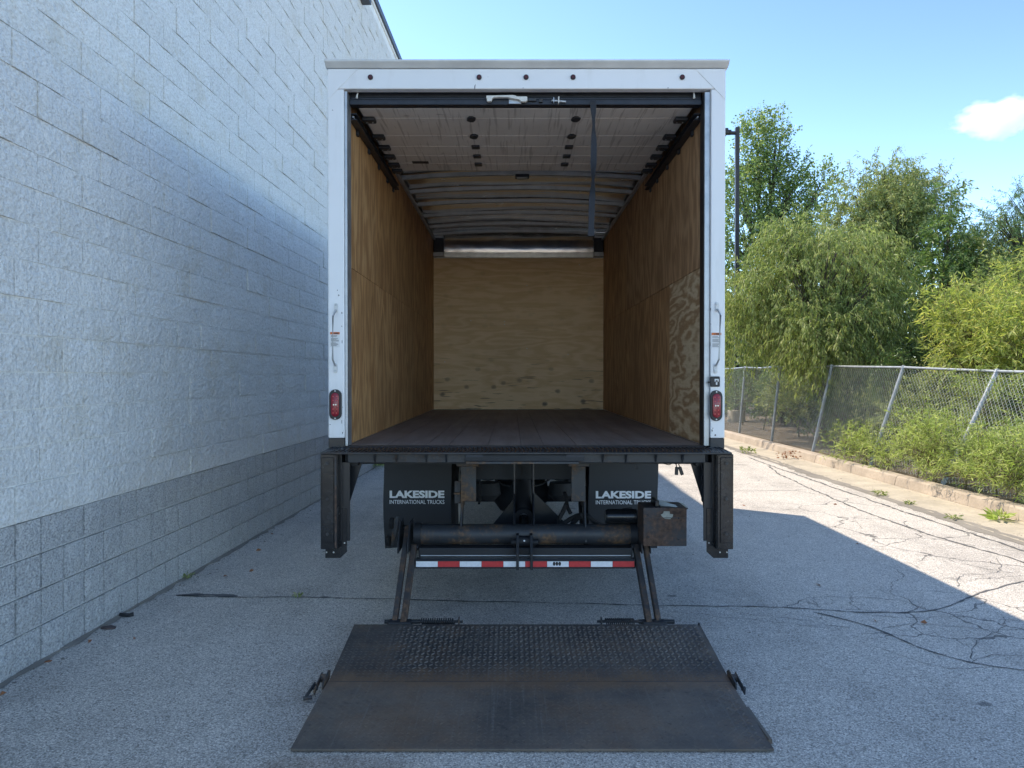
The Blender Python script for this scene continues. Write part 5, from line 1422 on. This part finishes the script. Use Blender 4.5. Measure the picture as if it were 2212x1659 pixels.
# small weeds
def weed(name, label, cat, x, y_, z, r, n_, mat, ln, wd, grp, seed, flat=0.5):
    rg = np.random.default_rng(seed)
    a_ = rg.uniform(0, 6.28, n_); rr = rg.uniform(0, r, n_)
    pos = np.stack([x+rr*np.cos(a_)*0.5, y_+rr*np.sin(a_)*0.5, z + rg.uniform(0, r*0.35, n_)], 1)
    d = np.stack([np.cos(a_), np.sin(a_), rg.uniform(flat*0.3, flat*2.2, n_)], 1)
    V, F = leaf_mesh("w", pos, d, ln, wd, rng=rg)
    me = np_mesh(name, V - np.array([x, y_, z]), F)
    o = link_mesh(name, me, M[mat]); o.location = (x, y_, z)
    return tag(o, label, cat, grp)
weed("weed", "broad leaved green weed sprouting in the gutter by the kerb", "weed", 5.38, 8.15, 0.018, 0.16, 46, 'leaf_sapling', 0.13, 0.045, None, 301, 0.5)
weed("weed", "low creeping weed on the edge between asphalt and gutter", "weed", 4.93, 8.25, 0.012, 0.12, 40, 'leaf_mid', 0.05, 0.018, "weeds on the asphalt edge", 302, 0.3)
weed("weed", "low creeping weed on the edge between asphalt and gutter", "weed", 4.93, 9.9, 0.012, 0.14, 50, 'leaf_mid', 0.06, 0.02, "weeds on the asphalt edge", 303, 0.4)
weed("weed", "low creeping weed on the edge between asphalt and gutter", "weed", 4.95, 9.2, 0.012, 0.09, 30, 'leaf_mid', 0.05, 0.02, "weeds on the asphalt edge", 304, 0.4)
weed("weed", "low creeping weed on the edge between asphalt and gutter", "weed", 4.9, 15.4, 0.012, 0.30, 80, 'leaf_mid', 0.07, 0.03, "weeds on the asphalt edge", 305, 0.4)
weed("grass_tuft", "small green grass tuft at the foot of the grey block courses", "grass tuft", -2.35, 13.0, 0.0, 0.20, 120, 'leaf_sapling', 0.16, 0.012, None, 306, 1.4)
weed("grass_tuft", "tiny grass tuft rooted in the tarred crack near the wall", "grass tuft", -1.55, 5.34, 0.003, 0.06, 36, 'leaf_mid', 0.035, 0.006, None, 307, 1.0)
weed("grass_tuft", "thin weed at the wall foot above the black scrap", "grass tuft", -2.57, 5.85, 0.0, 0.07, 40, 'leaf_mid', 0.04, 0.008, None, 308, 1.0)
weed("dead_leaves", "scatter of reddish dead leaves lying in the gutter", "leaves", 5.35, 14.3, 0.02, 0.42, 60, 'leaf_dry', 0.06, 0.035, None, 309, 0.1)
# wall foot grime strip
vs = []; fs = []
ys_ = np.arange(-2, 20, 0.10)
for yv in ys_:
    xw = -2.66 + 0.0263*(yv-3.85)
    vs += [(xw+0.002, yv, 0.012), (xw + 0.028 + random.uniform(-0.015, 0.03), yv, 0.0035)]
for i in range(len(ys_)-1): fs.append((2*i, 2*i+1, 2*i+3, 2*i+2))
me = bpy.data.meshes.new("wall_foot_grit"); me.from_pydata(vs, [], fs); me.update()
tag(link_mesh("wall_foot_grit", me, M['grit']), kind="structure")
# litter by the wall
b = MB().bar((-2.70+0.10, 0, 0), (-2.70+0.19, 0.02, 0.01), 0.03, 0.012, (0, 1, 0))
b = MB()
rs_ = random.Random(9)
p = at(272, 1332, 4.93)
b.add([(-0.045, -0.02, 0.002), (0.03, -0.025, 0.002), (0.055, 0.0, 0.002), (0.02, 0.03, 0.002), (-0.04, 0.02, 0.002), (-0.035, -0.012, 0.028), (0.02, -0.018, 0.016), (0.05, 0.004, 0.030), (0.015, 0.02, 0.014), (-0.03, 0.014, 0.020)],
      [(4, 3, 2, 1, 0), (0, 1, 6, 5), (1, 2, 7, 6), (2, 3, 8, 7), (3, 4, 9, 8), (4, 0, 5, 9), (5, 6, 8, 9), (6, 7, 8)])
o = b.build("scrap", M['scrap'], None, 0.002); o.location = (at(272, 1332, 4.93)[0], 4.93, 0.0); tag(o, "small torn black scrap lying near the wall foot", "scrap")
n = 12
top = [(0.045*math.cos(6.283*i/n)*(1+0.2*math.sin(3*i)), 0.028*math.sin(6.283*i/n), 0.010+0.004*math.cos(2*i)) for i in range(n)]
bot = [(x*0.96, y_*0.96, 0.001) for (x, y_, z) in top]
b = MB().add(top+bot, [tuple(range(n)), tuple(range(2*n-1, n-1, -1))] + [(i, n+i, n+(i+1) % n, (i+1) % n) for i in range(n)])
o = b.build("dry_leaf", M['scrap_brown']); o.location = (at(235, 1358, 4.69)[0], 4.69, 0.0); tag(o, "curled brown dry leaf on the asphalt by the grey wall", "leaf")

# ------------------------------------------------------------------ lamp post
LX, LY = 7.28, 24.0
lp = empty("lamp_post", (LX, LY, 0.1), "dark bronze square parking lot lamp post in front of the poplar", "lamp post")
MB().box(LX-0.062, LX+0.062, LY-0.062, LY+0.062, 0.5, 9.66).build("pole", M['bronze'], lp, 0.006)
MB().tube([(LX, LY, -0.2), (LX, LY, 0.52)], 0.28, 20).build("concrete_base", M['gutter'], lp, 0.01, True)
MB().tube([(LX-0.06, LY, 9.48), (LX-0.20, LY, 9.48), (LX-0.21, LY, 9.50), (LX-0.34, LY, 9.50)], [0.06, 0.06, 0.085, 0.085], 14).build("arm", M['bronze'], lp, 0, True)
fx = MB().box(LX-1.05, LX-0.34, LY-0.22, LY+0.22, 9.40, 9.58).build("lamp_head", M['bronze'], lp, 0.02)
MB().box(LX-1.0, LX-0.42, LY-0.18, LY+0.18, 9.385, 9.399).build("lens", M['sticker'], fx)

# ------------------------------------------------------------------ small cloud
def cloud():
    bm = bmesh.new(); bmesh.ops.create_icosphere(bm, subdivisions=3, radius=1.0)
    me = bpy.data.meshes.new("cloud"); bm.to_mesh(me); bm.free()
    t = NT("cloud_volume")
    t.t.nodes.remove(t.bsdf)
    vol = t.n("ShaderNodeVolumePrincipled"); vol.inputs["Color"].default_value = (1, 1, 1, 1); vol.inputs["Anisotropy"].default_value = 0.35
    vec = t.coords()
    ln = t.n("ShaderNodeVectorMath", operation='LENGTH'); t.l(vec, ln.inputs[0])
    n1 = t.noise(t.coords(scale=(2.2, 2.2, 1.5), loc=(3.3, 1.2, 0.4)), 1.0, 6, 0.6)
    d = t.math('SUBTRACT', t.math('ADD', t.math('MULTIPLY', n1, 1.75), -0.18), ln.outputs["Value"])
    dens = t.math('MULTIPLY', t.ramp(d, [(0.0, 0.0), (0.12, 0.25), (0.35, 1.0)]), 0.045)
    t.l(dens, vol.inputs["Density"]); t.l(vol.outputs[0], t.out.inputs["Volume"])
    o = link_mesh("cloud", me, t.m)
    o.location = (985, 1500, 524); o.scale = (125, 90, 46)
    tag(o, "small bright white cloud alone in the blue sky", "cloud")
cloud()

# ------------------------------------------------------------------ loose grit and chippings
def grit_scatter():
    rg = np.random.default_rng(5); P_ = []
    n1 = 420; yy = rg.uniform(3.2, 14, n1); P_.append(np.stack([-2.66+0.0263*(yy-3.85)+0.03+np.abs(rg.normal(size=n1))*0.10, yy], 1))
    n2 = 700; yy = rg.uniform(5.5, 20, n2); P_.append(np.stack([4.93+rg.normal(size=n2)*0.10, yy], 1))
    n3 = 260; P_.append(np.stack([rg.uniform(-2.4, 4.6, n3), rg.uniform(2.7, 10, n3)], 1))
    n4 = 120; yy = rg.uniform(6, 18, n4); P_.append(np.stack([5.50-np.abs(rg.normal(size=n4))*0.06, yy], 1))
    Q = np.concatenate(P_); n = len(Q)
    r = rg.uniform(0.003, 0.008, n)*np.where(rg.random(n) < 0.06, 2.0, 1.0)
    z0 = np.where(Q[:, 0] > 4.93, 0.012+(Q[:, 0]-4.92)*0.0156, 0.0)
    base = np.array([[1, 0, 0], [0, 1, 0], [-1, 0, 0], [0, -1, 0], [0, 0, 0.8]], float)
    V = Q[:, None, :].repeat(5, 1); V = np.concatenate([V, np.zeros((n, 5, 1))], 2)
    jit = rg.uniform(0.6, 1.3, (n, 5, 3))
    V = V + base[None]*jit*r[:, None, None]; V[:, :, 2] += z0[:, None] + 0.0006
    i = np.arange(n)[:, None]*5
    F = np.concatenate([np.concatenate([i+a_, i+b_, i+4], 1) for a_, b_ in ((0, 1), (1, 2), (2, 3), (3, 0))])
    me = np_mesh("loose_grit", V.reshape(-1, 3), F)
    tag(link_mesh("loose_grit", me, M['grit']), kind="stuff")
grit_scatter()
lf = random.Random(31)
for k_ in range(16):
    yv = lf.uniform(3.6, 9.5); xv = -2.66+0.0263*(yv-3.85) + lf.uniform(0.06, 0.45) if k_ < 9 else lf.uniform(1.8, 4.5)
    o = weed("fallen_leaf", "small dry brown leaf lying on the asphalt by the wall" if k_ < 9 else "small dry brown leaf lying on the open lane", "leaf", xv, yv, 0.005, 0.01, 1, 'leaf_dry', 0.05, 0.028, "dry leaves by the wall" if k_ < 9 else "dry leaves on the lane", 400+k_, 0.1)
